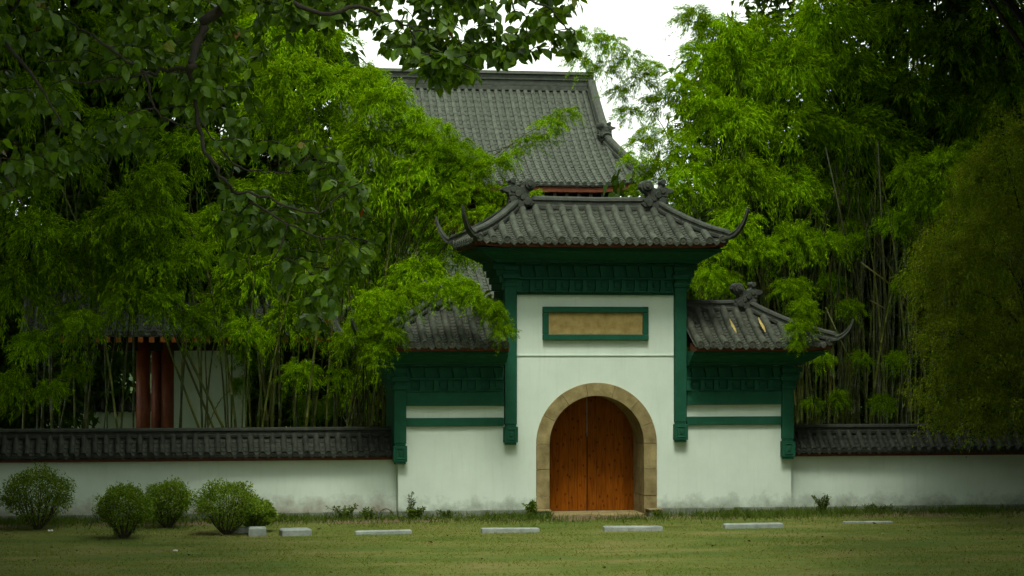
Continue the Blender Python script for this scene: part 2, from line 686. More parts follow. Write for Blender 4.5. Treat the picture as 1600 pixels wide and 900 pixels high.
def ridge_ornament(parent, x, y, z, s, flip):
    """ridge beast: square block, round curl on top, knob and snout outward, open jaws toward the ridge"""
    pts = [(-.30, 0), (.20, 0), (.36, .05), (.44, .13), (.36, .17), (.40, .25), (.30, .27), (.26, .33), (.29, .40), (.40, .46), (.46, .56), (.44, .67), (.35, .74), (.23, .74), (.13, .67), (.11, .56),
           (.02, .53), (-.06, .56), (-.10, .60), (-.10, .70), (-.21, .70), (-.22, .58), (-.30, .54), (-.42, .52), (-.46, .45), (-.36, .40), (-.27, .38), (-.25, .25)]
    f = -1 if flip else 1
    out = [(x + f * a * s, z + c2 * s) for a, c2 in pts]
    if flip: out.reverse()
    mb = MB().prism(out, y - .13 * s / .7, y + .13 * s / .7)
    for (a, c2, r, w) in ((.285, .60, .125, .19), (.285, .60, .06, .22), (-.155, .70, .075, .16), (-.02, .36, .09, .165), (.22, .15, .10, .165), (.1, .25, .06, .175), (-.14, .2, .1, .155), (.05, .08, .1, .155), (-.15, .46, .07, .155)):
        cxx, cz, n = x + f * a * s, z + c2 * s, 14
        o2 = [(cxx + r * s * math.cos(2 * math.pi * k / n), cz + r * s * math.sin(2 * math.pi * k / n)) for k in range(n)]
        mb.prism(o2, y - w * s / .7, y + w * s / .7)
    for k in range(4):
        zz = z + (.06 + .085 * k) * s
        mb.box(min(x - f * .27 * s, x - f * .02 * s), max(x - f * .27 * s, x - f * .02 * s), y - .15 * s / .7, y + .15 * s / .7, zz, zz + .03 * s)
    return mb.build('ridge_ornament', M['ridge'], parent, bevel=.012)


def hip_ridge(parent, pts, w, h, horn):
    """pts run from the ridge to the eave corner; horn is a list of (out, up) offsets past it"""
    pts = [Vector(p) for p in pts]
    d = pts[-1] - pts[-2]
    d.z = 0
    d.normalize()
    base = pts[-1]
    scl = [(w, h)] * len(pts)
    for i, (o, u) in enumerate(horn):
        pts.append(base + d * o + Vector((0, 0, u)))
        k = 1 - (i + 1) / (len(horn) + .6)
        scl.append((w * (.2 + .6 * k), h * (.16 + .5 * k)))
    return MB().sweep(pts, RIDGE_PROF, scl).build('hip_ridge', M['ridge'], parent, bevel=.006)


HORN = [(.10, .015), (.2, .06), (.29, .13), (.37, .22), (.42, .31), (.45, .40), (.455, .45)]

# ------------------------------------------------------------------ the gate
gate = thing('gatehouse', (0, 0, 0), 'white walled gatehouse with green trim, grey tiled roofs and arched wooden door', 'gatehouse')
BODY_T = 1.3
XL, XR = at(622, 720, 0).x, at(1236, 720, 0).x       # ends of the wall face
XPL, XPR = -1.93, 1.93
AX, AZ, RI, RO = .025, 1.50, 1.0, 1.275              # arch centre and radii


def arch_pts(r, n=24, z0=0.0):
    """from lower right, over the top, to lower left"""
    return [(AX + r, z0)] + [(AX + r * math.cos(math.pi * k / n), AZ + r * math.sin(math.pi * k / n)) for k in range(n + 1)] + [(AX - r, z0)]


# wall with a real arched opening: outline with the arch cut from the bottom
ap = arch_pts(RI + .1)
ZW, ZT = 3.2, 5.3
outline = [(XL, .16), (ap[-1][0], .16)] + [(x, max(z, .16)) for x, z in reversed(ap[1:-1])] + [(ap[0][0], .16), (XR, .16), (XR, ZW), (1.9, ZW), (1.9, ZT), (-1.9, ZT), (-1.9, ZW), (XL, ZW)]
mb = MB()
# build in columns so that faces stay simple
n = 24
arc = [(AX + (RI + .1) * math.cos(math.pi * (1 - k / n)), AZ + (RI + .1) * math.sin(math.pi * (1 - k / n))) for k in range(n + 1)]
mb.box(XL, -1.9, 0, BODY_T, .16, ZW)
mb.box(1.9, XR, 0, BODY_T, .16, ZW)
mb.box(-1.9, arc[0][0], 0, BODY_T, .16, ZT)
mb.box(arc[-1][0], 1.9, 0, BODY_T, .16, ZT)
for k in range(n):
    (xa, za), (xb, zb) = arc[k], arc[k + 1]
    vs = [(xa, 0, za), (xb, 0, zb), (xb, 0, ZT), (xa, 0, ZT), (xa, BODY_T, za), (xb, BODY_T, zb), (xb, BODY_T, ZT), (xa, BODY_T, ZT)]
    mb.add(vs, [(0, 1, 2, 3), (7, 6, 5, 4), (4, 5, 1, 0), (3, 2, 6, 7)])
wall = mb.build('wall', M['plaster'], gate)
# thin drip moulding across the centre bay
MB().prism([(-1.67, 3.335), (1.67, 3.335), (1.67, 3.36), (-1.67, 3.36)], -.022, .01).build('string_course', M['plaster'], gate)
for x0, x1 in ((XL, AX - RO - .02), (AX + RO + .02, XR)):
    MB().box(x0 + .004, x1, -.045, .3, -.1, .158).build('plinth', M['plinth'], gate, bevel=.015)

# arch ring of separate stones
ring = MB().box(0, .01, 0, .01, 0, .01)
cuts = [0, .115, .25, .40, .56, .70, .845, 1.0]
arch = None


def ring_stone(a0, a1, parent):
    m = 6
    g = .0018
    o, i = [], []
    for k in range(m + 1):
        a = math.pi * (a0 + (a1 - a0) * k / m)
        if k == 0: a += g
        if k == m: a -= g
        o.append((AX + RO * math.cos(a), AZ + RO * math.sin(a)))
        i.append((AX + RI * math.cos(a), AZ + RI * math.sin(a)))
    vs, fs = [], []
    y0 = -.055 + random.uniform(-.006, .006)
    for (ox, oz), (ix, iz) in zip(o, i):
        vs += [(ox, y0, oz), (ix, y0, iz), (ox, .98, oz), (ix, .98, iz)]
    for k in range(m):
        a, c2 = 4 * k, 4 * k + 4
        fs += [(a, a + 1, c2 + 1, c2), (a + 1, a + 3, c2 + 3, c2 + 1), (a, c2, c2 + 2, a + 2)]
    fs += [(0, 2, 3, 1), (4 * m, 4 * m + 1, 4 * m + 3, 4 * m + 2)]
    return MB().add(vs, fs).build('arch_stone', M['stone'], parent, bevel=.007)


arch = thing('stone_arch_tmp', (0, 0, 0), 'x', 'x')
bpy.data.objects.remove(arch)
arch = MB().box(AX - RI - .1, AX + RI + .1, -.03, 1.0, -.06, .05).build('threshold', M['stone'], gate, bevel=.02)
for a0, a1 in zip(cuts[:-1], cuts[1:]): ring_stone(a0, a1, gate)
for sgn in (-1, 1):
    for z0, z1 in ((.05, .42), (.42, .98), (.98, AZ)):
        xa, xb = sorted((AX + sgn * RI, AX + sgn * RO))
        MB().box(xa, xb, -.055 + random.uniform(-.006, .006), .98, z0 + .002, z1 - .002).build('arch_stone', M['stone'], gate, bevel=.007)
    xa, xb = sorted((AX + sgn * (RI + .05), AX + sgn * (RO + .03)))
    MB().box(xa, xb, -.34, -.06, -.05, .13).build('base_stone', M['plinth'], gate, bevel=.02)
    MB().box(xa - .03, xb + .03, -.37, -.062, .132, .165).build('base_stone', M['stone'], gate, bevel=.01)

# door leaves of planks
YD = 1.0
for sgn in (-1, 1):
    leaf = MB().box(*sorted((AX + sgn * .012, AX + sgn * (RI + .06))), YD + .05, YD + .08, .06, AZ + .2).build('door_leaf', M['door'], gate)
    edges = [.010, .205, .40, .60, .795, RI + .06]
    for e0, e1 in zip(edges[:-1], edges[1:]):
        xs2 = [e0 + .002 + (e1 - e0 - .004) * k / 4 for k in range(5)]
        top = [(AX + sgn * x, AZ + math.sqrt(max((RI + .06) ** 2 - x * x, 0))) for x in xs2]
        o2 = [(AX + sgn * xs2[0], .055), (AX + sgn * xs2[-1], .055)] + list(reversed(top))
        if sgn < 0: o2.reverse()
        dy = random.uniform(-.004, .004)
        MB().prism(o2, YD + dy, YD + .045).build('plank', M['door'], leaf, bevel=.002)
MB().box(AX - RI - .1, AX + RI + .1, YD + .1, YD + .14, .04, AZ + RI + .1).build('door_backing', M['dark'], gate)
MB().box(AX - .006, AX + .006, YD - .006, YD + .03, 1.62, AZ + RI - .02).build('gap_light_strip', M['concrete'], gate)  # pale strip painted in for light coming through the door gap

# plaque
pl = MB().box(-1.0, 1.0, -.04, -.004, 3.78, 4.235).build('plaque', M['plaque'], gate)
fx, z0, z1, w = 1.12, 3.655, 4.355, .122
for (a, b2, c2, d2) in ((-fx, fx, z1 - w, z1), (-fx, fx, z0, z0 + w)):
    MB().box(a, b2, -.10, -.002, c2, d2).build('plaque_frame', M['green'], pl, bevel=.015)
for sgn in (-1, 1):
    a, b2 = sorted((sgn * fx, sgn * (fx - w)))
    MB().box(a, b2, -.097, -.002, z0 + w + .002, z1 - w - .002).build('plaque_frame', M['green'], pl, bevel=.015)


def pilaster(x, w, zb, zt, proud=.13):
    p = MB().box(x - w / 2, x + w / 2, -proud, -.002, zb + .42, zt).build('pilaster', M['green'], gate, bevel=.015)
    m2 = MB().box(x - w * .44, x + w * .44, -proud + .01, -.002, zb + .375, zb + .418)
    m2.box(x - w * .56, x + w * .56, -proud - .035, -.002, zb + .05, zb + .373)
    m2.box(x - w * .44, x + w * .44, -proud - .015, -.002, zb, zb + .048)
    # raised carved square on the pendant face
    for a, b2, c2, d2 in ((-.36, .36, .10, .125), (-.36, .36, .31, .335), (-.36, -.26, .127, .308), (.26, .36, .127, .308), (-.12, .12, .17, .26)):
        m2.box(x + a * w, x + b2 * w, -proud - .05, -proud - .034, zb + c2, zb + d2)
    m2.build('pendant', M['green'], p, bevel=.008)
    # little capital blocks
    c3 = MB()
    for k, (dw, dp) in enumerate(((.02, .03), (.05, .06), (.02, .04))):
        c3.box(x - w / 2 - dw, x + w / 2 + dw, -proud - dp, -.002, zt - .5 + .17 * k, zt - .5 + .17 * k + .1)
    c3.build('capital', M['green'], p, bevel=.01)


pilaster(-1.80, .255, 1.50, 5.26)
pilaster(1.80, .255, 1.53, 5.26)
XWL, XWR = at(625, 640, -.1).x, at(1231, 640, -.1).x
pilaster(XWL, .255, 1.12, 3.14, .14)
pilaster(XWR, .255, 1.16, 3.14, .14)


def frieze(x0, x1, z0, z1, n):
    """two rows of little bracket blocks between rails"""
    h = z1 - z0
    f = MB().box(x0, x1, -.05, -.002, z0, z1).build('frieze', M['green'], gate)
    for zz, hh, pr in ((z0, .035, .10), (z0 + h * .45, .045, .13), (z1 - .03, .03, .16)):
        MB().box(x0, x1, -pr, -.052, zz, zz + hh).build('rail', M['green'], f, bevel=.008)
    w = (x1 - x0) / n
    up = MB()
    up.box(-.045, .045, -.15, -.054, h * .56, h * .83)
    up.box(-.07, .07, -.17, -.054, h * .74, h * .92)
    up.box(-.03, .03, -.12, -.054, h * .50, h * .56)
    me_u = up.mesh('bracket', M['green'])
    lo = MB()
    lo.box(-.04, .04, -.155, -.054, h * .08, h * .44)
    lo.box(-.055, .055, -.17, -.054, h * .02, h * .12)
    lo.box(.05, w - .05, -.085, -.054, h * .12, h * .17)
    lo.box(.05, w - .05, -.085, -.054, h * .36, h * .41)
    lo.box(.09, w - .09, -.105, -.054, h * .20, h * .33)
    me_l = lo.mesh('bracket', M['green'])
    for i in range(n):
        inst('bracket', me_l, f, Matrix.Translation((x0 + w * (i + .08), 0, z0)))
        inst('bracket', me_u, f, Matrix.Translation((x0 + w * (i + .5), 0, z0)))


frieze(-1.66, 1.66, 4.645, 5.25, 12)
MB().box(-1.67, 1.67, -.06, -.002, 4.60, 4.642).build('beam', M['green'], gate, bevel=.01)


def cornice(x0, x1, z0, z1, ext, e0, left=True, right=True):
    """cove that flares out under the eave"""
    prof = [(0, e0), (.10, e0), (.11, e0 + .05), (.22, e0 + .05), (.26, e0 + .10), (.45, e0 + .2), (.62, e0 + (ext - e0) * .62), (.74, ext - .1), (.76, ext - .05), (.9, ext - .05), (.92, ext), (1, ext)]
    rl = []
    for tt, e in prof:
        rl.append((x0 - (e if left else 0), x1 + (e if right else 0), -.1 - e, BODY_T + e, z0 + (z1 - z0) * tt))
    return MB().rings(rl).build('cornice', M['green'], gate)


cornice(-1.93, 1.93, 5.262, 5.55, .66, .22)
# stepped side corbels below the main cornice
for sgn in (-1, 1):
    m2 = MB()
    for k, e in enumerate((.06, .11, .17, .24)):
        a, b2 = sorted((sgn * 1.905, sgn * (1.93 + e)))
        m2.box(a, b2, -.1, BODY_T, 4.70 + .14 * k, 4.70 + .14 * k + .138)
    m2.build('corbel', M['green'], gate, bevel=.012)
    # the pilaster returns down the flank of the taller bay
    a, b2 = sorted((sgn * 1.902, sgn * 1.93))
    MB().box(a, b2, .0, BODY_T, 3.2, 4.69).build('flank_board', M['green'], gate)


def full_roof(rf, name, parts, tl, sp, red_h, horn=1.0, clipL=None, clipR=None, hips='lr', ornament=.7, ridge_h=.2, ridge_x=None):
    """roof part of the gate; clip = x where the front face ends without a hip"""
    uL = -rf.U if clipL is None else clipL - rf.cx
    uR = rf.U if clipR is None else clipR - rf.cx
    mbp = MB()
    nrow = int(round((uR - uL - .2) / sp))
    ul = [uL + .1 + (uR - uL - .2) * i / nrow for i in range(nrow + 1)]
    edge = np.linspace(uL, uR, 40)
    sheet(mbp, rf.fr, list(edge), rf.qmax_f, 6, .03)
    sheet(mbp, lambda u, q: rf.fr(u, q, 1), list(edge), rf.qmax_f, 6, .03)
    pans(mbp, rf.fr, ul, rf.qmax_f, .105)
    sides = [(-1, 'l'), (1, 'r')]
    vl = [-rf.V + .1 + (2 * rf.V - .2) * i / int(round((2 * rf.V - .2) / sp)) for i in range(int(round((2 * rf.V - .2) / sp)) + 1)]
    for sg, nm in sides:
        if nm in hips:
            sheet(mbp, lambda v, q, sg=sg: rf.sd(v, q, sg), list(np.linspace(-rf.V, rf.V, 16)), rf.qmax_s, 5, .03)
            pans(mbp, lambda v, q, sg=sg: rf.sd(v, q, sg), vl, rf.qmax_s, .105)
    roof = mbp.build(name, M['pan'], gate)
    rows(roof, rf.fr, ul, rf.qmax_f, tl, Vector((0, -1, 0)), qskip=.03)
    for sg, nm in sides:
        if nm in hips:
            rows(roof, lambda v, q, sg=sg: rf.sd(v, q, sg), vl, rf.qmax_s, tl * 1.3, Vector((sg, 0, 0)), qskip=.03)
    # rear rows, never in view from the lawn
    rear = MB()
    for u in ul:
        qm = rf.qmax_f(u)
        if qm > .2:
            rear.tube([rf.fr(u, qm * j / 4, 1) + Vector((0, 0, .02)) for j in range(5)], .08, 6)
    rb = rear.build('rear_tiles', M['tile'], roof)
    rb['kind'] = 'stuff'
    # red eave strip and soffit board
    e = MB()
    nseg = 24
    y0 = rf.cy - rf.V + .05
    for i in range(nseg):
        a, c2 = uL + .02 + (uR - uL - .04) * i / nseg, uL + .02 + (uR - uL - .04) * (i + 1) / nseg
        pa, pb = rf.fr(a, 0), rf.fr(c2, 0)
        for za, zb, ya in ((-.05, -.05 - red_h, y0),):
            vs = [(pa.x, ya, pa.z + zb), (pb.x, ya, pb.z + zb), (pb.x, ya, pb.z + za), (pa.x, ya, pa.z + za), (pa.x, ya + .5, pa.z + zb + .01), (pb.x, ya + .5, pb.z + zb + .01), (pb.x, ya + .5, pb.z + za + .1), (pa.x, ya + .5, pa.z + za + .1)]
            e.add(vs, [(0, 1, 2, 3), (4, 5, 1, 0), (3, 2, 6, 7), (0, 3, 7, 4), (1, 5, 6, 2)])
    e.build('eave_board', M['red'], roof)
    for sg, nm in sides:
        if nm in hips:
            x0 = rf.cx + sg * (rf.U - .05)
            e = MB()
            for i in range(12):
                a, c2 = -rf.V + .02 + (2 * rf.V - .04) * i / 12, -rf.V + .02 + (2 * rf.V - .04) * (i + 1) / 12
                pa, pb = rf.sd(a, 0, sg), rf.sd(c2, 0, sg)
                x1 = x0 - sg * .5
                vs = [(x0, pa.y, pa.z - .05 - red_h), (x0, pb.y, pb.z - .05 - red_h), (x0, pb.y, pb.z - .05), (x0, pa.y, pa.z - .05), (x1, pa.y, pa.z - .04 - red_h), (x1, pb.y, pb.z - .04 - red_h)]
                e.add(vs, [(0, 1, 2, 3), (0, 4, 5, 1)])
            e.build('eave_board', M['red'], roof)
    # main ridge
    rl, rr = ridge_x
    MB().sweep([(rl, rf.cy, rf.zr - .05), ((rl + rr) / 2, rf.cy, rf.zr - .065), (rr, rf.cy, rf.zr - .05)], RIDGE_PROF, [(.22, ridge_h + .06)] * 3).build('ridge', M['ridge'], roof, bevel=.006)
    for sg, nm in sides:
        if nm not in hips: continue
        for ys in (-1, 1):
            pts = []
            for j in range(9):
                q = rf.V * (1 - j / 8.0)
                pts.append(rf.fr(sg * (rf.U - rf.k * q), q, ys) + Vector((0, 0, .0)))
            hip_ridge(roof, pts, .17, .2, [(o * (1 + (horn - 1) * .5), u * horn) for o, u in HORN])
        ridge_ornament(roof, rf.cx + sg * (rf.R + .02), rf.cy, rf.zr - .02, ornament, sg > 0)
    return roof


ze_main = at(930, 377, -.98).z
zr_main = at(930, 324, .6).z
Umain = (at(1137, 378, -.98).x - at(742, 378, -.98).x) / 2
cxm = (at(1137, 378, -.98).x + at(742, 378, -.98).x) / 2
rl, rr = at(838, 318, .6).x, at(1022, 318, .6).x
main = Roof(cxm, .6, Umain, 1.58, (rr - rl) / 2 + .2, ze_main, zr_main, .4, .06, .7)
full_roof(main, 'main_roof', None, .36, .275, .07, horn=1.4, ornament=.8, ridge_h=.22, ridge_x=(rl - .1, rr + .1))

# wings
zc0, zc1 = 3.135, 3.43
ze_w = at(1190, 540, -.85).z
zr_w = at(1120, 481, .55).z
UR = at(1303, 540, -.85).x
RR = at(1165, 478, .55).x
for sgn in (1, -1):
    x_in = sgn * 1.935
    x_end = (XWR if sgn > 0 else XWL)
    out = UR - XWR
    ridge_in = XWR - RR
    cxw = sgn * 1.0
    U = abs(x_end + sgn * out - cxw)
    Rw = abs(x_end - sgn * ridge_in - cxw)
    rf = Roof(cxw, .55, U, 1.42, Rw, ze_w, zr_w, .38, .09, .7)
    cornice(*(sorted((x_in, x_end + sgn * .12))), zc0, zc1, .58, .16, left=sgn < 0, right=sgn > 0)
    full_roof(rf, 'wing_roof', None, .34, .275, .065, clipL=(x_in if sgn > 0 else None), clipR=(x_in if sgn < 0 else None), hips='r' if sgn > 0 else 'l', ornament=.74, ridge_h=.17,
              ridge_x=tuple(sorted((x_in, cxw + sgn * (Rw + .1)))))
    xa, xb = sorted((sgn * 1.94, x_end - sgn * .13))
    frieze(xa, xb, 2.60, 3.125, 7)
    MB().box(xa, xb, -.11, -.002, 2.31, 2.597).build('beam', M['green'], gate, bevel=.012)
    MB().box(xa, xb, -.07, -.002, 1.885, 2.06).build('beam', M['green'], gate, bevel=.012)
    m2 = MB()
    for k, e in enumerate((.05, .10, .15, .2)):
        a, b2 = sorted((x_end + sgn * .10, x_end + sgn * (.128 + e)))
        m2.box(a, b2, -.1, BODY_T, 2.62 + .12 * k, 2.62 + .12 * k + .118)
    m2.build('corbel', M['green'], gate, bevel=.012)
    a, b2 = sorted((x_end + sgn * .06, x_end + sgn * .128))
    MB().box(a, b2, .002, BODY_T, 1.5, 2.618).build('flank_board', M['green'], gate)

# ------------------------------------------------------------------ the wall either side
def perimeter_wall(x0, x1, mat, label, dirt_plinth):
    root = thing('perimeter_wall', (x0, .35, 0), label, 'wall')
    Y0, Y1 = .30, .72
    ztop = 1.20
    MB().box(x0, x1, Y0, Y1, 0, ztop).build('wall_body', mat, root)
    MB().box(x0, x1, Y0 - .04, Y1, -.1, .13).build('plinth', dirt_plinth, root, bevel=.01)
    MB().box(x0, x1, Y0 - .16, Y1 + .16, ztop + .002, ztop + .06).build('eave_board', M['red'], root)
    MB().box(x0, x1, Y0 - .10, Y1 + .10, ztop + .062, ztop + .10).build('eave_course', M['ridge'], root)
    ym, run, ze, zr = (Y0 + Y1) / 2, (Y1 - Y0) / 2 + .24, ztop + .13, ztop + .53

    def fn(u, q, sgn=-1):
        t2 = q / run
        return Vector((u, ym + sgn * (run - q), ze + (zr - ze) * (t2 * .65 + t2 * t2 * .35)))
    n = int((x1 - x0) / .225)
    ul = [x0 + .1 + (x1 - x0 - .2) * i / n for i in range(n + 1)]
    mp2 = MB()
    sheet(mp2, fn, [x0, x1], lambda u: run, 4, .03)
    sheet(mp2, lambda u, q: fn(u, q, 1), [x0, x1], lambda u: run, 4, .03)
    pans(mp2, fn, ul, lambda u: run, .1, .022)
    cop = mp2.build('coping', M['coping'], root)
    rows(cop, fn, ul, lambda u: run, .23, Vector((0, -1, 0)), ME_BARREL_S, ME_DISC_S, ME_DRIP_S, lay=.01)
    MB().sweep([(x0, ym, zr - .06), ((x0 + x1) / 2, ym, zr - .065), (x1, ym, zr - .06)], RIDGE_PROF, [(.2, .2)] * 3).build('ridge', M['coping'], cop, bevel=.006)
    return root


perimeter_wall(XL - 12.5, XL + .02, M['plaster_left'], 'low white wall with dark tile coping left of the gatehouse, behind the round bushes', M['plinth'])
perimeter_wall(XR - .02, XR + 9.0, M['plaster'], 'low white wall with dark tile coping running right from the gatehouse', M['plinth'])

# ------------------------------------------------------------------ the hall behind
YH = 27.0
hall = thing('temple_hall', (at(770, 500, YH + 6).x, YH + 6, 0), 'large hall with long grey tiled hip and gable roof behind the gatehouse', 'hall')
ze_h, zr_h = at(850, 288, YH).z, at(850, 138, YH + 5.6).z
xa, xb = at(520, 290, YH).x, at(1012, 290, YH).x
Uh, cxh = (xb - xa) / 2, (xa + xb) / 2
gx = at(932, 160, YH + 4.5).x
hr = Roof(cxh, YH + 5.6, Uh, 5.6, Uh - 5.6 * .62, ze_h, zr_h, .5, .28, 1.8, sg=None)
hr.k = (xb - gx) / 2.9
hr.sg = 2.9


def stepped_row(pts, r, n=7):
    """one run of cover tiles with a lip at each joint"""
    P, Rr = [], []
    for i in range(len(pts) - 1):
        P += [pts[i], pts[i] + (pts[i + 1] - pts[i]) * .96]
        Rr += [r, r * .82]
    return MB().tube(P, Rr, n)


mbp = MB()
ulh = list(np.arange(-Uh + .15, Uh - .1, .262))
sheet(mbp, hr.fr, list(np.linspace(-Uh, Uh, 60)), hr.qmax_f, 12, .05)
sheet(mbp, lambda u, q: hr.fr(u, q, 1), list(np.linspace(-Uh, Uh, 60)), hr.qmax_f, 12, .05)
pans(mbp, hr.fr, ulh, hr.qmax_f, .2, .03, .03)
vlh = list(np.arange(-5.45, 5.46, .262))
for sg in (-1, 1):
    sheet(mbp, lambda v, q, sg=sg: hr.sd(v, q, sg), list(np.linspace(-5.6, 5.6, 40)), hr.qmax_s, 6, .05)
hroof = mbp.build('upper_roof', M['halltile'], hall)
for u in ulh:
    qm = hr.qmax_f(u)
    if qm < .3: continue
    nn = max(2, int(qm / .3))
    stepped_row([hr.fr(u, qm * j / nn) + Vector((0, 0, .03)) for j in range(nn + 1)], .085).build('tile_row', M['halltile'], hroof, smooth=False)
for v in vlh:
    qm = hr.qmax_s(v)
    if qm < .3: continue
    nn = max(2, int(qm / .3))
    stepped_row([hr.sd(v, qm * j / nn, 1) + Vector((0, 0, .03)) for j in range(nn + 1)], .085).build('tile_row', M['halltile'], hroof)
G = hr.lim(hr.sg)
for sg in (-1, 1):
    for ys in (-1, 1):
        pts = [hr.fr(sg * G, hr.sg + (hr.V - hr.sg) * (1 - j / 6), ys) for j in range(7)]
        MB().sweep(pts, RIDGE_PROF, [(.3, .42)] * 7).build('verge_ridge', M['ridge'], hroof)
        pts = [hr.fr(sg * (hr.U - hr.k * q), q, ys) for q in [hr.sg * (1 - j / 8) for j in range(9)]]
        hip_ridge(hroof, pts, .26, .34, [(o * 1.8, u * 1.8) for o, u in HORN])
    x = hr.cx + sg * (G - .35)
    tri = [(hr.V - hr.sg, hr.H(hr.sg / hr.V) - .1)]
    g = MB()
    yy = [hr.cy - (hr.V - hr.sg) * (1 - j / 8) for j in range(9)]
    top = [(y, hr.H((hr.V - abs(y - hr.cy)) / hr.V) - .06) for y in yy] + [(2 * hr.cy - y, hr.H((hr.V - abs(y - hr.cy)) / hr.V) - .06) for y in reversed(yy[:-1])]
    vs = [(x, y, z) for y, z in top]
    g.add(vs, [tuple(range(len(vs)))])
    g.build('gable', M['dark'], hroof)
    # beast where the verge meets the hip
    p = hr.fr(sg * G, hr.sg, -1)
    ridge_ornament(hroof, p.x, p.y, p.z + .2, .7, sg > 0)
zr0 = hr.zr - .1
zz = [(0, .42), (.22, .42), (.24, .3), (.5, .3), (.52, .4), (.6, .4), (.62, .3), (.78, .3), (.8, .46), (.95, .36)]
m2 = MB()
for (ha, wa), (hb, wb) in zip(zz[::2], zz[1::2]):
    m2.rings([(hr.cx - G - .1, hr.cx + G + .1, hr.cy - wa / 2, hr.cy + wa / 2, zr0 + ha * .72), (hr.cx - G - .1, hr.cx + G + .1, hr.cy - wb / 2, hr.cy + wb / 2, zr0 + hb * .72)])
m2.build('ridge', M['ridge'], hroof)
e = MB()
for i in range(30):
    a, c2 = -Uh + .1 + (2 * Uh - .2) * i / 30, -Uh + .1 + (2 * Uh - .2) * (i + 1) / 30
    pa, pb = hr.fr(a, .06), hr.fr(c2, .06)
    e.add([(pa.x, pa.y, pa.z - .26), (pb.x, pb.y, pb.z - .26), (pb.x, pb.y, pb.z - .08), (pa.x, pa.y, pa.z - .08), (pa.x, pa.y + 2.2, pa.z - .2), (pb.x, pb.y + 2.2, pb.z - .2)], [(0, 1, 2, 3), (0, 4, 5, 1)])
e.build('eave_board', M['red'], hroof)
# rafter ends under the eave
raf = MB().box(-.05, .05, 0, 1.6, -.07, .07).mesh('rafter', M['dark'])
for u in np.arange(-Uh + .5, Uh - .4, .4):
    inst('rafter', raf, hroof, Matrix.Translation(hr.fr(u, .12) + Vector((0, 0, -.36))))
# upper storey: wall, columns, lattice windows
yw = YH + 1.9
zlo = ze_h - 3.2
MB().box(cxh - Uh + 1.2, cxh + Uh - .5, yw + .1, yw + 7.4, 0, ze_h + .2).build('wall', M['dark'], hall)
ncol = 6
for i in range(ncol):
    x = cxh - Uh + 1.9 + (2 * Uh - 3.8) * i / (ncol - 1)
    MB().tube([(x, yw, 0), (x, yw, ze_h)], .2, 12).build('column', M['redwood'], hall, smooth=True)
    if i < ncol - 1:
        w = (2 * Uh - 3.8) / (ncol - 1) - .5
        win = MB().box(x + .25, x + .25 + w, yw - .02, yw + .06, zlo + .6, zlo + .72).build('window', M['redwood'], hall)
        for k in range(2):
            MB().box(x + .25, x + .25 + w, yw - .02, yw + .06, zlo + 1.5 + k * .9, zlo + 1.6 + k * .9).build('frame', M['redwood'], win)
        for k in range(9):
            xx = x + .25 + w * k / 8
            MB().box(xx - .03, xx + .03, yw - .005, yw + .05, zlo + .6, zlo + 2.4).build('bar', M['redwood'], win)
# lower skirt roof
ze2, zr2 = at(700, 470, YH - 3).z, at(700, 362, YH + 1.6).z
lo_r = Roof(cxh, YH + 5.6, Uh + 2.4, 8.4, Uh + 2.4 - 4.2, ze2, zr2 + (zr2 - ze2) * 1.0, .1, .25, 1.5)
lo_r.k = 1.0
mb3 = MB()
ul2 = list(np.arange(-lo_r.U + .15, lo_r.U - .1, .262))
q_lo = lambda u: min(4.3, lo_r.U - abs(u))
sheet(mb3, lo_r.fr, list(np.linspace(-lo_r.U, lo_r.U, 60)), q_lo, 8, .05)
pans(mb3, lo_r.fr, ul2, q_lo, .2, .03, .03)
for sg in (-1, 1):
    sheet(mb3, lambda v, q, sg=sg: lo_r.sd(v, q, sg), list(np.linspace(-8.4, 8.4, 40)), lambda v: min(4.3, 8.4 - abs(v)), 8, .05)
lroof = mb3.build('lower_roof', M['halltile'], hall)
for u in ul2:
    qm = q_lo(u)
    if qm < .3: continue
    nn = max(2, int(qm / .3))
    stepped_row([lo_r.fr(u, qm * j / nn) + Vector((0, 0, .03)) for j in range(nn + 1)], .085).build('tile_row', M['halltile'], lroof)
MB().box(cxh - Uh - .6, cxh + Uh + .6, YH + .2, YH + 9, 0, ze2 + .3).build('wall', M['plaster'], hall)

# ------------------------------------------------------------------ corridor at the left behind the wall
YC = 9.0
X = lambda px, Y=YC: at(px, 600, Y).x
Z = lambda py, Y=YC: at(200, py, Y).z
cor = thing('covered_corridor', (X(260), YC, 0), 'shaded corridor with red columns and white wall behind the left wall', 'corridor')
for px, w in ((224, .17), (246, .15), (262, .15)):
    yy = YC + (.9 if px == 246 else 0)
    MB().tube([(X(px, yy), yy, 0), (X(px, yy), yy, Z(528))], w, 14).build('column', M['redwood'], cor, smooth=True)
MB().box(X(270), X(352), YC + .1, YC + .35, 0, Z(546)).build('wall', M['plaster'], cor)
MB().box(X(352), X(384), YC + .12, YC + .33, 0, Z(555)).build('wall', M['plaster'], cor)
MB().box(X(120), X(640), YC - .1, YC + .4, Z(548), Z(508)).build('beam', M['dark'], cor, bevel=.02)
rfm = MB().box(-.06, .06, -1.42, 1.2, -.06, .06).mesh('rafter', m_noise('orange_rafter_paint', (.28, .075, .012), (.42, .13, .02), 4, .6, .1))
for px in range(100, 640, 17):
    inst('rafter', rfm, cor, Matrix.Translation((X(px), YC - .1, Z(531))))
cr = MB()
yl, yh2, z0, z1 = YC - 1.5, YC + 1.2, Z(524), Z(455)


def cfn(u, q):
    return Vector((u, yl + q, z0 + (z1 - z0) * (q / (yh2 - yl))))


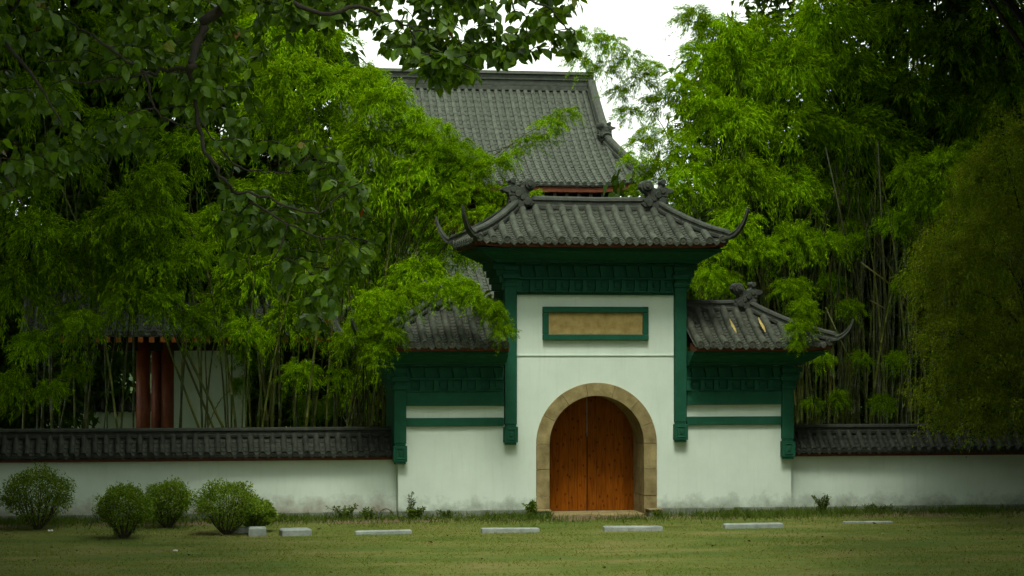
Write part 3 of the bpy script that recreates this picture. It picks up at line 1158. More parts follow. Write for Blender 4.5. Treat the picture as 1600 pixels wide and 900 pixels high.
ulc = list(np.arange(X(40), X(640), .3))
sheet(cr, cfn, [X(40), X(640)], lambda u: yh2 - yl, 4, .04)
pans(cr, cfn, ulc, lambda u: yh2 - yl, .2, .03)
crf = cr.build('roof', M['halltile'], cor)
for u in ulc:
    stepped_row([cfn(u, (yh2 - yl) * j / 8) + Vector((0, 0, .03)) for j in range(9)], .085).build('tile_row', M['halltile'], crf)
# a farther white wall seen between the columns
fw = thing('courtyard_wall', (at(180, 640, 18).x, 18, 0), 'far white wall with dark tile coping glimpsed left of the red columns', 'wall')
a, c2 = at(60, 640, 18).x, at(330, 640, 18).x
MB().box(a, c2, 18, 18.3, 0, at(180, 643, 18).z).build('wall_body', M['plaster'], fw)
zt = at(180, 643, 18).z
cf = MB()
cfn2 = lambda u, q: Vector((u, 17.8 + q, zt + .02 + q * 1.0))
sheet(cf, cfn2, [a, c2], lambda u: .35, 2, .02)
cp = cf.build('coping', M['pan'], fw)
for u in np.arange(a + .1, c2, .24):
    stepped_row([cfn2(u, .35 * j / 2) for j in range(3)], .07).build('tile_row', M['tile'], cp)
MB().box(a, c2, 18.1, 18.3, zt + .3, zt + .5).build('ridge', M['ridge'], cp)


# ------------------------------------------------------------------ foliage
def unit(v):
    return v / np.maximum(np.linalg.norm(v, axis=-1, keepdims=True), 1e-9)


def leaf_quads(P, D, L, W, fold=.25, droop=.15, r=rng):
    """folded diamond leaves: P base, D direction, L length, W half width"""
    n = len(P)
    side = unit(np.cross(D, r.normal(size=(n, 3)) * .45 + np.array([0, 0, 1.0])))
    nor = np.cross(side, D)
    L = L[:, None]
    W = W[:, None]
    tip = P + D * L + np.array([0, 0, -1.0]) * L * droop
    mid = P + D * L * .42
    a = mid + side * W + nor * W * fold
    c2 = mid - side * W + nor * W * fold
    V = np.stack([P, a, tip, c2], 1).reshape(-1, 3)
    i = np.arange(n)[:, None] * 4
    Fq = np.concatenate([i + np.array([[0, 1, 2]]), i + np.array([[0, 2, 3]])], 0)
    return V, Fq


def plume_mesh(name, mat, seed, *a, **k):
    return np_mesh(name, *plume_geo(seed, *a, **k), mat)


def plume_geo(seed, twigs=80, per=30, leaf=(.13, .017), shape=(1, 1, .75), droop=.25, spread=.20):
    """a feathery mass about 1 m in radius, made of fans of narrow leaves at the twig ends"""
    r = np.random.default_rng(seed)
    d = unit(r.normal(size=(twigs, 3)) + np.array([0, 0, .35]))
    rad = r.uniform(.35, 1.0, twigs) ** .6
    lump = 1 + .28 * np.sin(d[:, 0] * 3.1 + seed) * np.cos(d[:, 1] * 2.7 + seed * 2) + .2 * np.sin(d[:, 2] * 5 + seed)
    tips = d * (rad * lump)[:, None] * np.array(shape)
    td = unit(d + r.normal(size=(twigs, 3)) * .45 + np.array([0, 0, -.15]))
    T = np.repeat(tips, per, 0)
    TD = np.repeat(td, per, 0)
    n = len(T)
    along = r.uniform(-1, .4, n)[:, None] * spread * 1.6
    P = T + TD * along + r.normal(size=(n, 3)) * spread * .42
    D = unit(TD * .9 + r.normal(size=(n, 3)) * .5 + np.array([0, 0, -droop]))
    L = r.uniform(.65, 1.25, n) * leaf[0]
    W = r.uniform(.75, 1.25, n) * leaf[1]
    V, Fq = leaf_quads(P, D, L, W, droop=.22, r=r)
    return V, [Fq]


CLUSTER = [plume_mesh('tree_foliage', M['tree_leaf'], 51 + i, 90, 26, (.16, .034), (1, 1, .8), .3, .2) for i in range(3)]
SHADE_CANOPY = [plume_geo(91 + i, 27, 10, (.44, .14), (1, 1, .8), .3, .25) for i in range(3)]
DENSE = [plume_geo(51 + i, 60, 20, (.17, .042), (1, 1, .8), .3, .2) for i in range(3)]
OLIVE = [plume_geo(71 + i, 110, 34, (.075, .013), (1, 1, .85), .2, .17) for i in range(3)]


def feather_mesh(name, mat, seed, twigs, per, leaf, shape, droop=.45):
    """arching twigs that spring from the middle and hang at the tips, set with narrow leaves"""
    r = np.random.default_rng(seed)
    d = unit(r.normal(size=(twigs, 3)) * np.array([1, 1, .8]) + np.array([0, 0, .45]))
    Lr = r.uniform(.55, 1.12, twigs)
    T = np.repeat(d * Lr[:, None], per, 0)
    n = len(T)
    q = r.uniform(.25, 1.0, n)[:, None] ** .7
    down = np.array([0, 0, -1.0])
    P = T * q + down * droop * q ** 2.4 * np.repeat(Lr, per)[:, None] + r.normal(size=(n, 3)) * .045
    tang = unit(T + down * droop * 2.0 * q ** 1.4)
    D = unit(tang + r.normal(size=(n, 3)) * .42 + down * .12)
    V, Fq = leaf_quads(P * np.array(shape), D, r.uniform(.6, 1.25, n) * leaf[0], r.uniform(.75, 1.25, n) * leaf[1], droop=.2, r=r)
    return np_mesh(name, V, [Fq], mat)


def crown(parent, geos, pts, name='crown', mat='tree_leaf'):
    """the whole crown of a tree as one mesh of leaves; pts: (place, radius)"""
    Vs, Fs, k = [], [], 0
    for P, r in pts:
        V, (Fq,) = random.choice(geos)
        a = random.uniform(0, 6.283)
        Rz = np.array([[math.cos(a), -math.sin(a), 0], [math.sin(a), math.cos(a), 0], [0, 0, 1]])
        Vs.append((V @ Rz.T) * r * np.array([random.uniform(.85, 1.15), random.uniform(.85, 1.15), random.uniform(.85, 1.15)]) + np.array(tuple(Vector(P) - org(parent))))
        Fs.append(Fq + k)
        k += len(V)
    o = bpy.data.objects.new(name, np_mesh('crown', np.concatenate(Vs), [np.concatenate(Fs)], M[mat]))
    return link(o, parent)


def place_plume(parent, me, P, r, name='foliage'):
    s = r * random.uniform(.9, 1.1)
    Mx = Matrix.Translation(P) @ Matrix.Rotation(random.uniform(0, 6.28), 4, 'Z') @ Matrix.Rotation(random.uniform(-.35, .35), 4, 'X') @ Matrix.Diagonal((s * random.uniform(.85, 1.15), s, s * random.uniform(.85, 1.15), 1))
    return inst(name, me, parent, Mx)


PLUME = [feather_mesh('bamboo_foliage', M['bamboo_leaf'], 11 + i, 100, 42, (.125, .0125), (1, 1, .95)) for i in range(6)]
PLUME_OPEN = [feather_mesh('bamboo_foliage_open', M['bamboo_leaf'], 31 + i, 55, 40, (.125, .0125), (1.1, 1, .75)) for i in range(4)]


# bamboo: (px, py, radius in px, Y) of the puffs of leaves that the photograph shows
left_pl = [(455, 120, 75, 5), (530, 140, 80, 5), (585, 165, 60, 4), (500, 215, 80, 5), (575, 235, 75, 4), (640, 215, 65, 4), (600, 305, 80, 4), (665, 275, 70, 3.5), (700, 240, 45, 3.5),
           (735, 265, 45, 3), (690, 320, 45, 3), (430, 180, 70, 6), (640, 370, 70, 4.5), (570, 380, 80, 5), (700, 395, 55, 3.5), (655, 430, 60, 3),
           (245, 285, 52, 4), (205, 330, 60, 4), (265, 345, 55, 4), (150, 370, 70, 4.5), (60, 365, 62, 5), (95, 420, 75, 5), (240, 405, 75, 4.5), (300, 400, 50, 4), (180, 450, 70, 5), (20, 440, 70, 5),
           (345, 350, 75, 6), (420, 300, 80, 6), (390, 430, 75, 6), (470, 420, 80, 6), (540, 460, 70, 5), (500, 330, 80, 6), (350, 480, 60, 6), (450, 500, 65, 5.5), (600, 490, 60, 3), (560, 530, 50, 3.2),
           (640, 520, 50, 2.5), (540, 590, 40, 3.5), (470, 580, 45, 4.2), (590, 580, 38, 3), (120, 500, 60, 5), (50, 540, 50, 5), (400, 555, 40, 8), (430, 610, 36, 8), (480, 635, 34, 7.5), (525, 630, 34, 7), (375, 600, 24, 8), (200, 466, 46, 4), (130, 500, 34, 4), (300, 500, 46, 4.5), (385, 520, 45, 4.5), (255, 468, 44, 4), (570, 630, 30, 6.5), (20, 600, 40, 4.5), (80, 610, 36, 4.5), (120, 580, 30, 5)]
left_pl += [(610, 150, 45, 4), (640, 185, 50, 3.8), (665, 215, 45, 3.6), (690, 245, 45, 3.4), (700, 290, 45, 3.2), (660, 260, 55, 3.6), (745, 245, 30, 3), (575, 120, 40, 4.5), (720, 265, 34, 3)]
left_pl += [(px, py, r, Y) for px, py, r, Y in ((100, 250, 80, 7), (30, 300, 70, 7), (300, 230, 80, 7), (180, 200, 80, 8), (60, 150, 90, 8), (340, 120, 90, 8), (240, 80, 90, 9), (420, 60, 80, 8), (130, 60, 90, 9), (20, 40, 90, 9), (330, 20, 90, 10), (500, 60, 55, 8))]
front_pl = [(640, 462, 34, -1.1), (690, 452, 38, -1.15), (735, 462, 30, -1.2), (605, 520, 38, -1.2), (768, 484, 24, -1.3), (786, 518, 22, -1.35), (780, 500, 20, -1.3), (590, 545, 34, -1.1), (720, 448, 32, -1.0), (570, 505, 35, -.9), (555, 530, 34, -1.0), (590, 470, 34, -1.0), (620, 488, 26, -1.1)]
spray_pl = [(770, 260, 36, 2.5), (740, 300, 40, 2.5), (800, 245, 30, 2.5), (830, 222, 32, 2.5), (862, 195, 34, 2.5), (885, 178, 26, 2.5), (790, 300, 26, 2.5), (770, 335, 34, 2.2), (735, 340, 36, 2.2), (838, 302, 16, 2.2), (720, 225, 30, 2.6), (690, 200, 30, 2.6)]
right_pl = [(1085, 30, 45, 7), (1130, 50, 60, 7), (1095, 90, 50, 6.5), (1150, 110, 70, 7), (1105, 165, 55, 6), (1040, 165, 42, 6), (1000, 125, 34, 6), (985, 95, 30, 6), (955, 70, 32, 6), (920, 60, 28, 6), (905, 95, 24, 6), (945, 110, 26, 6), (965, 145, 24, 6), (985, 178, 26, 6), (1020, 105, 24, 6), (1060, 130, 30, 6),
            (1045, 215, 50, 5.5), (1000, 225, 36, 5.5), (995, 250, 32, 5), (1030, 270, 42, 5), (1075, 280, 50, 4.5), (1010, 205, 30, 5.5), (1070, 240, 50, 5), (1060, 300, 34, 4), (1002, 298, 26, 5), (1020, 315, 30, 4), (1150, 190, 75, 6), (1190, 60, 70, 7.5),
            (1240, 110, 85, 7), (1240, 200, 85, 6.5), (1235, 290, 75, 6), (1160, 280, 70, 5), (1150, 350, 60, 4.5), (1190, 390, 50, 4.5), (1120, 390, 45, 3.5), (1110, 430, 34, 3.2), (1240, 370, 50, 5), (1290, 30, 80, 8), (1320, 110, 80, 8), (1330, 210, 80, 7.5), (1310, 300, 60, 7),
            (1400, 40, 80, 9), (1410, 140, 85, 9), (1480, 80, 90, 9), (1500, 180, 80, 9), (1560, 40, 90, 9), (1570, 140, 90, 9), (1400, 230, 60, 8.5), (1425, 270, 48, 4), (1475, 265, 55, 4), (1515, 240, 45, 4), (1445, 315, 45, 4.2), (1500, 310, 50, 4.5), (1600, 230, 70, 8),
            (1330, 370, 40, 6), (1285, 560, 26, 4), (1400, 560, 30, 4.5), (1270, 630, 22, 4.5), (1420, 440, 34, 4.5), (1380, 630, 24, 5), (1290, 380, 40, 5), (1230, 450, 30, 4), (1400, 350, 40, 5), (1330, 480, 30, 5), (1300, 440, 35, 6.5), (1360, 330, 45, 7), (1140, 440, 30, 3.5), (1345, 560, 25, 5), (1310, 620, 22, 5.5), (1250, 450, 30, 5), (1550, 330, 60, 7), (1450, 380, 45, 8), (1530, 430, 60, 7.5)]
right_front = [(1257, 480, 30, -1.0), (1248, 512, 27, -1.1), (1262, 498, 20, -1.1), (1246, 538, 15, -1.1)]
# deep filling foliage, coloured darker than the bamboo so its gaps look shaded
fill = []
for Y, step in ((11, 100), (14, 150)):
    for px in range(-20, 1680, step):
        for py in range(-20, 700, step):
            x, y = px + random.uniform(-35, 35), py + random.uniform(-35, 35)
            if 520 < x < 1090 and y < 460: continue
            if 1080 < x < 1230 and y < 60: continue
            if 60 < x < 400 and y > 470: continue
            fill.append((x, y, 80 if Y < 13 else 110, Y + random.uniform(-1, 1)))

fill += [(130, 120, 85, 11), (180, 150, 80, 10.5), (60, 100, 85, 11), (430, 230, 70, 10), (1150, 180, 75, 11), (1185, 120, 75, 11), (1115, 215, 60, 10.5), (1160, 90, 60, 11), (1200, 200, 75, 11)]
clump_spec = [  # px of the base, Y, label
    (45, 6.0, 'bamboo clump in deep shade at the far left edge, behind the low wall'),
    (170, 5.0, 'bamboo clump with rounded bright tops left of the red columns'),
    (330, 5.5, 'bamboo clump with leaning stems in front of the white corridor wall'),
    (450, 5.0, 'dense bamboo clump between the corridor wall and the left wing of the gatehouse'),
    (575, 3.2, 'bright bamboo clump arching over the left wing roof and the hall roof'),
    (1120, 4.5, 'bamboo clump with bright leaves just behind the right wing roof'),
    (1200, 6.0, 'tall upright bamboo clump rising behind the right end of the gatehouse roof'),
    (1290, 5.5, 'bamboo clump with many bare stems beside the horn of the right wing roof'),
    (1380, 6.0, 'bamboo clump of tall yellowish stems above the right wall'),
    (1460, 4.2, 'bamboo clump with a bright rounded tuft left of the olive tree'),
    (1570, 8.0, 'bamboo clump in deep shade behind the olive tree at the right edge')]
clumps = []
for px, Y, lab in clump_spec:
    P = at(px, 600, Y)
    root = thing('bamboo_clump', (P.x, Y, 0), lab, 'bamboo', 'bamboo clumps behind the wall')
    clumps.append([root, Vector((P.x, Y, 0)), []])


def nearest(P, px):
    ok = [c for c, sp in zip(clumps, clump_spec) if (sp[0] < 800) == (px < 800 and True)]
    return min(ok, key=lambda c: abs(c[1].x - P.x) + .3 * abs(c[1].y - P.y))


for lst, meshes in ((left_pl, PLUME), (right_pl, PLUME), (front_pl, PLUME), (right_front, PLUME), (spray_pl, PLUME_OPEN)):
    for px, py, r, Y in lst:
        P = at(px, py, Y)
        sc_m = (P - CAM).dot(_F) / F_PX
        c = nearest(P, px)
        if lst in (front_pl, spray_pl): c = clumps[4]
        if lst is right_front: c = clumps[7]
        me = random.choice(PLUME_OPEN) if (lst is right_pl and px < 1060 and py < 260) else random.choice(meshes)
        place_plume(c[0], me, P, r * sc_m * (1.3 if (lst is right_pl and px < 1060 and py < 180) else .98 if lst in (left_pl, right_pl) else 1.12))
        c[2].append((P, lst in (front_pl, spray_pl, right_front)))


def culm(parent, p0, p1, r, arch=.5):
    """bamboo stem from the ground, bending over toward p1, swollen a little at each node"""
    p0, p1 = Vector(p0), Vector(p1)
    c = Vector((p0.x + (p1.x - p0.x) * .25, p0.y + (p1.y - p0.y) * .25, p0.z + (p1.z - p0.z) * (.75 + .35 * arch)))
    n = 18
    pts = [p0 * (1 - s) ** 2 + c * 2 * s * (1 - s) + p1 * s * s for s in [i / n for i in range(n + 1)]]
    P, R2 = [], []
    for i, p in enumerate(pts):
        rr = r * (1 - .8 * (i / n) ** 1.2)
        P += [p - Vector((0, 0, .012)), p, p + Vector((0, 0, .012))] if 0 < i < n else [p]
        R2 += [rr, rr * 1.22, rr] if 0 < i < n else [rr]
    return MB().tube(P, R2, 6).build('culm', M['culm'], parent, smooth=True)


for ci, (root, B, pls) in enumerate(clumps):
    tops = [p for p, f in pls]
    for P, special in pls:
        if special or random.random() < .22:
            b0 = B + Vector((random.uniform(-.7, .7), random.uniform(.2, 1.4), 0))
            culm(root, b0, P + Vector((0, 0, -.1)), random.uniform(.018, .032), random.uniform(.3, .9))
    nst = 34 if ci in (7, 8) else 20 if ci in (6, 9, 3, 4) else 8
    for k in range(nst):
        b0 = B + Vector((random.gauss(0, .75), random.uniform(-.4, 2.2), 0))
        lean = Vector((random.gauss(0, .9), random.gauss(0, .6), random.uniform(6.5, 8.5)))
        culm(root, b0, b0 + lean, random.uniform(.018, .038), random.uniform(0, .5))
# leaning stems that cross the white corridor wall
for (x0, y0, x1, y1) in ((312, 672, 268, 555), (335, 672, 283, 548), (350, 672, 290, 545), (345, 660, 296, 560)):
    P0, P1 = at(x0, y0, 5.2), at(x1, y1, 5.2)
    d = (P1 - P0)
    MB().tube([P0 - d * .9, P0, P1, P1 + d * .8], [.03, .028, .024, .012], 6).build('culm', M['culm'], clumps[2][0], smooth=True)
for (x0, y0, x1, y1, r) in ((1195, 440, 1300, 455, .022), (1290, 480, 1360, 640, .02), (1345, 410, 1430, 480, .02), (1425, 240, 1395, 660, .026), (1360, 470, 1440, 520, .018), (1372, 220, 1392, 660, .026), (1290, 230, 1362, 560, .022)):
    P0, P1 = at(x0, y0, 5.2), at(x1, y1, 5.2)
    MB().tube([P0, (P0 + P1) / 2 + Vector((0, 0, .05)), P1], [r, r, r * .8], 6).build('culm', M['culm'], clumps[8][0], smooth=True)


# ------------------------------------------------------------------ trees
def branchy(parent, B, top, r, tips, name='trunk'):
    mb2 = MB()
    B, top = Vector(B), Vector(top)
    pts = [B + (top - B) * s + Vector((math.sin(s * 5) * .1, math.cos(s * 4) * .1, 0)) for s in [i / 6 for i in range(7)]]
    mb2.tube(pts, [r * (1.25 - .75 * i / 6) for i in range(7)], 9)
    for T in tips:
        s = random.uniform(.45, .95)
        p = B + (top - B) * s
        m3 = (p + Vector(T)) / 2 + Vector((0, 0, .3))
        mb2.tube([p, m3, T], [r * .35, r * .2, r * .06], 6)
    return mb2.build(name, M['bark'], parent, smooth=True)


def tree(loc, ht, size, meshes, label, name='added_shade_tree', cat='tree', group=None, n=30, pr=1.5, pts=None, extra=(), mat='tree_leaf'):
    loc = Vector(loc)
    root = thing(name, loc, label, cat, group)
    tips = []
    for k in range(n):
        if pts: P = pts[k]
        else:
            d = Vector((random.gauss(0, 1), random.gauss(0, 1), random.gauss(0, 1))).normalized() * random.uniform(.35, 1) ** .5
            P = loc + Vector((d.x * size[0], d.y * size[1], ht + d.z * size[2]))
        tips.append(P)
    crown(root, meshes, [(P, pr * random.uniform(.8, 1.2)) for P in tips] + list(extra), mat=mat)
    branchy(root, loc, loc + Vector((0, 0, ht * .9)), .05 * ht * .6, tips[::2])
    return root


# backing trees behind the bamboo, leaf colour darkened to stand for shaded gaps
back = []
for px, Y, ht, lab in ((60, 20, 8, 'added filling tree behind the bamboo at the far left, coloured dark as shade'), (330, 23, 9, 'added filling tree behind the bamboo left of the hall, coloured dark as shade'), (1245, 24, 6.5, 'added filling tree behind the bamboo right of the hall, coloured dark as shade'), (1330, 22, 9, 'added filling tree behind the bamboo stems above the right wall, coloured dark as shade'), (1520, 20, 9, 'added filling tree behind the bamboo at the far right, coloured dark as shade')):
    back.append((px, Y, ht, lab, []))
for px, py, r, Y in fill:
    P = at(px, py, Y)
    ok = [b2 for b2 in back if (b2[0] < 800) == (px < 800)]
    min(ok, key=lambda b2: abs(b2[0] - px))[4].append((P, r * 1.15 * (P - CAM).dot(_F) / F_PX))
for px, Y, ht, lab, ex in back:
    tree((at(px, 500, Y).x, Y, 0), ht * .7, (3.4, 2.6, ht * .62), DENSE, lab, group='shade-coloured trees behind the bamboo', n=36, pr=1.6, extra=ex)

# unseen tall trees added round the lawn to shade the sides of the view
for x, y, lab in ((-17, -3, 'added unseen shade tree beside the lawn left of the bushes'), (-16.5, -11, 'added unseen shade tree on the left of the lawn, second from the wall'), (-16.5, -20, 'added unseen shade tree on the left of the lawn, third from the wall'), (-16, -29, 'added unseen shade tree far forward on the left of the lawn'),
                  (14.5, -3, 'added unseen shade tree beside the lawn right of the olive tree'), (11.5, -10, 'added unseen shade tree on the right of the lawn, second from the wall'), (8.5, -18, 'added unseen shade tree on the right of the lawn, third from the wall'), (5.5, -26, 'added unseen shade tree far forward on the right of the lawn'),
                  (-16, 5, 'added unseen shade tree over the bamboo at the far left'), (-16, 13, 'added unseen shade tree behind the left bamboo, farther back'), (15, 5, 'added unseen shade tree over the bamboo at the far right'), (17, 13, 'added unseen shade tree behind the right bamboo, farther back')):
    pts = []
    while len(pts) < 140:
        up = random.random() < .6
        rr = 8.0 if up else 4.2
        if y > 0: up, rr = True, (7.5 if x < 0 else 9.0)
        a = random.uniform(0, 6.283)
        d = rr * math.sqrt(random.random())
        P = Vector((x + d * math.cos(a), y + d * math.sin(a), random.uniform(10.5, 14) + (2.8 if y > 0 else 0) if up else random.uniform(1.5, 11)))
        if P.y > (1 if y < 0 else 30) or P.y < -38: continue
        qx, qy = project(P)
        R = 2.9 * F_PX / (P - CAM).dot(_F)
        if -R < qx < 1600 + R and qy > -R: continue          # keeps clear of the view of the gate
        pts.append(P)
    tree((x, y, 0), 11, (1, 1, 1), SHADE_CANOPY, lab, group='added shade trees round the lawn', n=140, pr=1.5, pts=pts)

# olive-brown tree in front of the right wall
op = []
for px, py, Y in ((1570, 240, -3), (1530, 280, -3), (1590, 320, -3.2), (1510, 330, -2.6), (1550, 370, -3.2), (1480, 400, -2.6), (1465, 430, -2.8), (1520, 430, -3.3), (1580, 420, -3.4), (1470, 475, -2.8), (1500, 520, -3.2), (1560, 500, -3.5), (1475, 545, -2.8), (1530, 570, -3.4), (1490, 610, -3.0), (1590, 570, -3.5), (1500, 655, -3.0), (1550, 640, -3.4), (1600, 650, -3.4), (1630, 300, -3), (1650, 400, -3), (1640, 500, -3.5), (1650, 600, -3.5), (1620, 230, -2.5), (1680, 350, -2.5), (1690, 520, -3), (1590, 480, -1.5), (1560, 560, -1.6), (1570, 350, -1.5)):
    op.append(at(px, py, Y))
tree((at(1640, 800, -2.6).x, -2.6, 0), 4.5, (1, 1, 1), OLIVE, 'fine leaved olive green tree overhanging the right wall at the right edge', 'small_leaved_tree', n=len(op), pr=.8, pts=op, mat='olive_leaf')


# ------------------------------------------------------------------ round bushes
def bush(px, py_base, py_top, w_px, Y, label, seed, extra=None):
    B = at(px, py_base, Y)
    s = (B - CAM).dot(_F) / F_PX
    Hh, Rr = (py_base - py_top) * s, w_px * s / 2
    root = thing('round_bush', (B.x, Y, 0), label, 'bush', 'clipped bushes on the lawn')
    r = np.random.default_rng(seed)
    n = 10500
    d = unit(r.normal(size=(n, 3)))
    rad = np.clip(r.normal(.86, .14, n), .3, 1.08)
    lump = 1 + .13 * np.sin(d[:, 0] * 5 + seed) * np.sin(d[:, 2] * 6 + seed * 2) + .09 * np.sin(d[:, 1] * 8 + seed) * np.cos(d[:, 0] * 9 + seed)
    lump = lump + (r.uniform(size=n) < .05) * r.uniform(.0, .16, n)          # stray shoots
    ch = Hh * .55
    P = d * (rad * lump)[:, None] * np.array([Rr, Rr * .9, Hh * .47]) + np.array([B.x, Y, ch])
    taper = np.clip((P[:, 2] - Hh * .02) / (Hh * .34), .5, 1)
    P[:, 0] = B.x + (P[:, 0] - B.x) * taper
    P[:, 1] = Y + (P[:, 1] - Y) * taper
    keep = P[:, 2] > Hh * .10
    keep &= ~((P[:, 2] < Hh * .42) & (r.uniform(size=n) < .6))
    keep &= (np.sin(P[:, 0] * 17 + seed) * np.sin(P[:, 2] * 19 + seed) * np.sin(P[:, 1] * 13) < .42 + r.uniform(-.2, .3, n))
    P, d = P[keep], d[keep]
    D = unit(d + r.normal(size=d.shape) * .8 + np.array([0, 0, .25]))
    m = len(P)
    V, Fq = leaf_quads(P - np.array([B.x, Y, 0]), D, r.uniform(.035, .07, m), r.uniform(.010, .018, m), r=r)
    o = bpy.data.objects.new('foliage', np_mesh('bush_foliage', V, [Fq], M['shrub_leaf']))
    link(o, root)
    st = MB()
    for k in range(16):
        a = 2 * math.pi * k / 16 + random.uniform(-.2, .2)
        e = Vector((B.x + math.cos(a) * Rr * .7, Y + math.sin(a) * Rr * .7, Hh * random.uniform(.45, .7)))
        p0 = Vector((B.x + math.cos(a) * .06, Y + math.sin(a) * .06, 0))
        m3 = p0.lerp(e, .5) + Vector((0, 0, -.06))
        st.tube([p0, m3, e], [.018, .013, .006], 5)
        st.tube([m3, e + Vector((random.uniform(-.15, .15), random.uniform(-.1, .1), random.uniform(.05, .2)))], [.01, .004], 4)
    st.build('stem', M['stem'], root)


bush(58, 811, 720, 106, -1.6, 'tallest round bush at the far left with bare lower stems', 1)
bush(194, 829, 748, 84, -4.0, 'round bush standing nearest the lawn, second from the left', 2)
bush(262, 811, 742, 72, -1.6, 'small round bush just behind and right of another near the wall', 3)
bush(355, 824, 744, 104, -3.4, 'widest round bush with a concrete block at its right foot', 4)
bush(400, 820, 774, 56, -2.9, 'small low bush hugging the right side of the widest bush', 5)


# ------------------------------------------------------------------ concrete blocks, litter
def block(px0, px1, py_b, Y, h, dep, rz, label):
    a, c2 = at(px0, py_b, Y), at(px1, py_b, Y)
    L = (c2 - a).length
    mb2 = MB()
    mb2.rings([(-L / 2, L / 2, -dep / 2, dep / 2, -.02), (-L / 2, L / 2, -dep / 2, dep / 2, h * .82), (-L / 2 + .03, L / 2 - .03, -dep / 2 + .03, dep / 2 - .03, h)])
    o = mb2.build('concrete_block', M['concrete'], None, bevel=.008)
    o.location = ((a.x + c2.x) / 2, Y, 0)
    o.rotation_euler = (random.uniform(-.015, .015), random.uniform(-.012, .012), rz)
    return tag(o, label, 'block', 'low concrete blocks along the lawn')


def Yg(py):
    """depth of the ground point seen at picture row py near the gate axis"""
    d = _F * F_PX + _R * 0 + _U * (450 - py)
    return CAM.y + d.y * (-CAM.z / d.z)


block(364, 390, 826, Yg(827), .11, .2, .1, 'concrete block half hidden behind the foot of the widest bush')
block(388, 416, 831, Yg(832), .17, .26, -.06, 'short upright concrete block right beside the widest bush')
block(438, 485, 831, Yg(832), .13, .34, .12, 'short concrete block alone between the bushes and the long blocks')
block(555, 643, 832, Yg(832), .075, .16, 0, 'long concrete block below the left wing of the gatehouse')
block(752, 842, 832, Yg(832), .09, .17, .01, 'long concrete block on the lawn just left of the door')
block(943, 1034, 832, Yg(832), .095, .2, -.01, 'long concrete block on the lawn just right of the door')
block(1131, 1222, 830, Yg(830), .095, .19, 0, 'long concrete block below the right wing of the gatehouse')
block(1318, 1394, 825, Yg(825), .045, .16, .02, 'rightmost concrete block half sunk in the grass by the right wall')


def scrap(px, py, s, label):
    Y = Yg(py)
    P = at(px, py, Y)
    V, Fc = [], []
    for i in range(6):
        for j in range(6):
            V.append(((i - 2.5) * s / 5 + random.uniform(-.1, .1) * s, (j - 2.5) * s / 5 * .7 + random.uniform(-.1, .1) * s, s * .25 + random.uniform(0, .45) * s))
    for i in range(5):
        for j in range(5):
            a = i * 6 + j
            Fc.append((a, a + 1, a + 7, a + 6))
    o = MB().add(V, Fc).build('paper_scrap', M['paper'], None)
    sol = o.modifiers.new('thickness', 'SOLIDIFY')
    sol.thickness = .006
    o.location = (P.x, Y, .0)
    return tag(o, label, 'litter', 'white scraps on the lawn')


scrap(79, 823, .085, 'tiny white scrap on the lawn below the tallest bush')
scrap(274, 856, .08, 'tiny white scrap lying alone in the open lawn, nearest the camera')
# a wire hoop stuck in the ground
P = at(603, 812, -.35)
pts = [Vector((P.x + .15 * math.cos(a), -.35, .03 + .2 * math.sin(a))) for a in np.linspace(-.3, math.pi + .3, 20)]
o = MB().tube(pts, .009, 6).build('wire_hoop', M['wire'], None)
tag(o, 'thin wire hoop stuck in the ground at the left corner of the gatehouse', 'hoop')
# dry sheaths lying on the right wing roof
for px, py, lab in ((1145, 515, 'pale yellow dry sheath on the right wing roof, nearer the centre'), (1191, 513, 'pale yellow dry sheath on the right wing roof, nearer the horn')):
    P = at(px, py, -.2)
    u = P.x - 1.0
    rfw = Roof(1.0, .55, abs(XWR + (UR - XWR) - 1), 1.42, abs(XWR - (XWR - RR) - 1), ze_w, zr_w, .38, .09, .7)
    q0 = .5
    best = min(np.linspace(.1, 1.2, 60), key=lambda q: abs(project(rfw.fr(u, q))[1] - py))
    p0, p1 = rfw.fr(u, max(best - .36, .05)), rfw.fr(u, best + .3)
    Mx = frame(p0 + Vector((0, 0, .115)), p1 - p0, (0, 0, 1))
    V = []
    for i in range(7):
        w = .036 * math.sin(math.pi * (i + .6) / 7.2)
        for sx2, hz in ((-1, -.012), (0, .012), (1, -.012)):
            V.append((sx2 * w * .9, i / 6 * .62, hz + .01 * math.sin(i)))
    Fc = [(3 * i + k, 3 * i + k + 1, 3 * i + k + 4, 3 * i + k + 3) for i in range(6) for k in range(2)]
    o = MB().add(V, Fc).build('dry_sheath', M['dryleaf'], None)
    sol = o.modifiers.new('thickness', 'SOLIDIFY')
    sol.thickness = .006
    o.matrix_world = Mx
    tag(o, lab, 'dry leaf', 'dry sheaths on the right wing roof')


# ------------------------------------------------------------------ grass and weeds
def blades(P, h, w, lean, mat, name, r=rng):
    n = len(P)
    a = r.uniform(0, 6.283, n)
    s = np.stack([np.cos(a), np.sin(a), np.zeros(n)], 1) * w[:, None]
    ln = r.normal(size=(n, 3)) * lean[:, None]
    ln[:, 2] = h
    V = np.stack([P - s, P + s, P + ln * np.array([.45, .45, .6]) + s * .7, P + ln], 1).reshape(-1, 3)
    i = np.arange(n)[:, None] * 4
    Fq = np.concatenate([i + np.array([[0, 1, 2]]), i + np.array([[0, 2, 3]])], 0)
    return np_mesh(name, V, [Fq], mat)


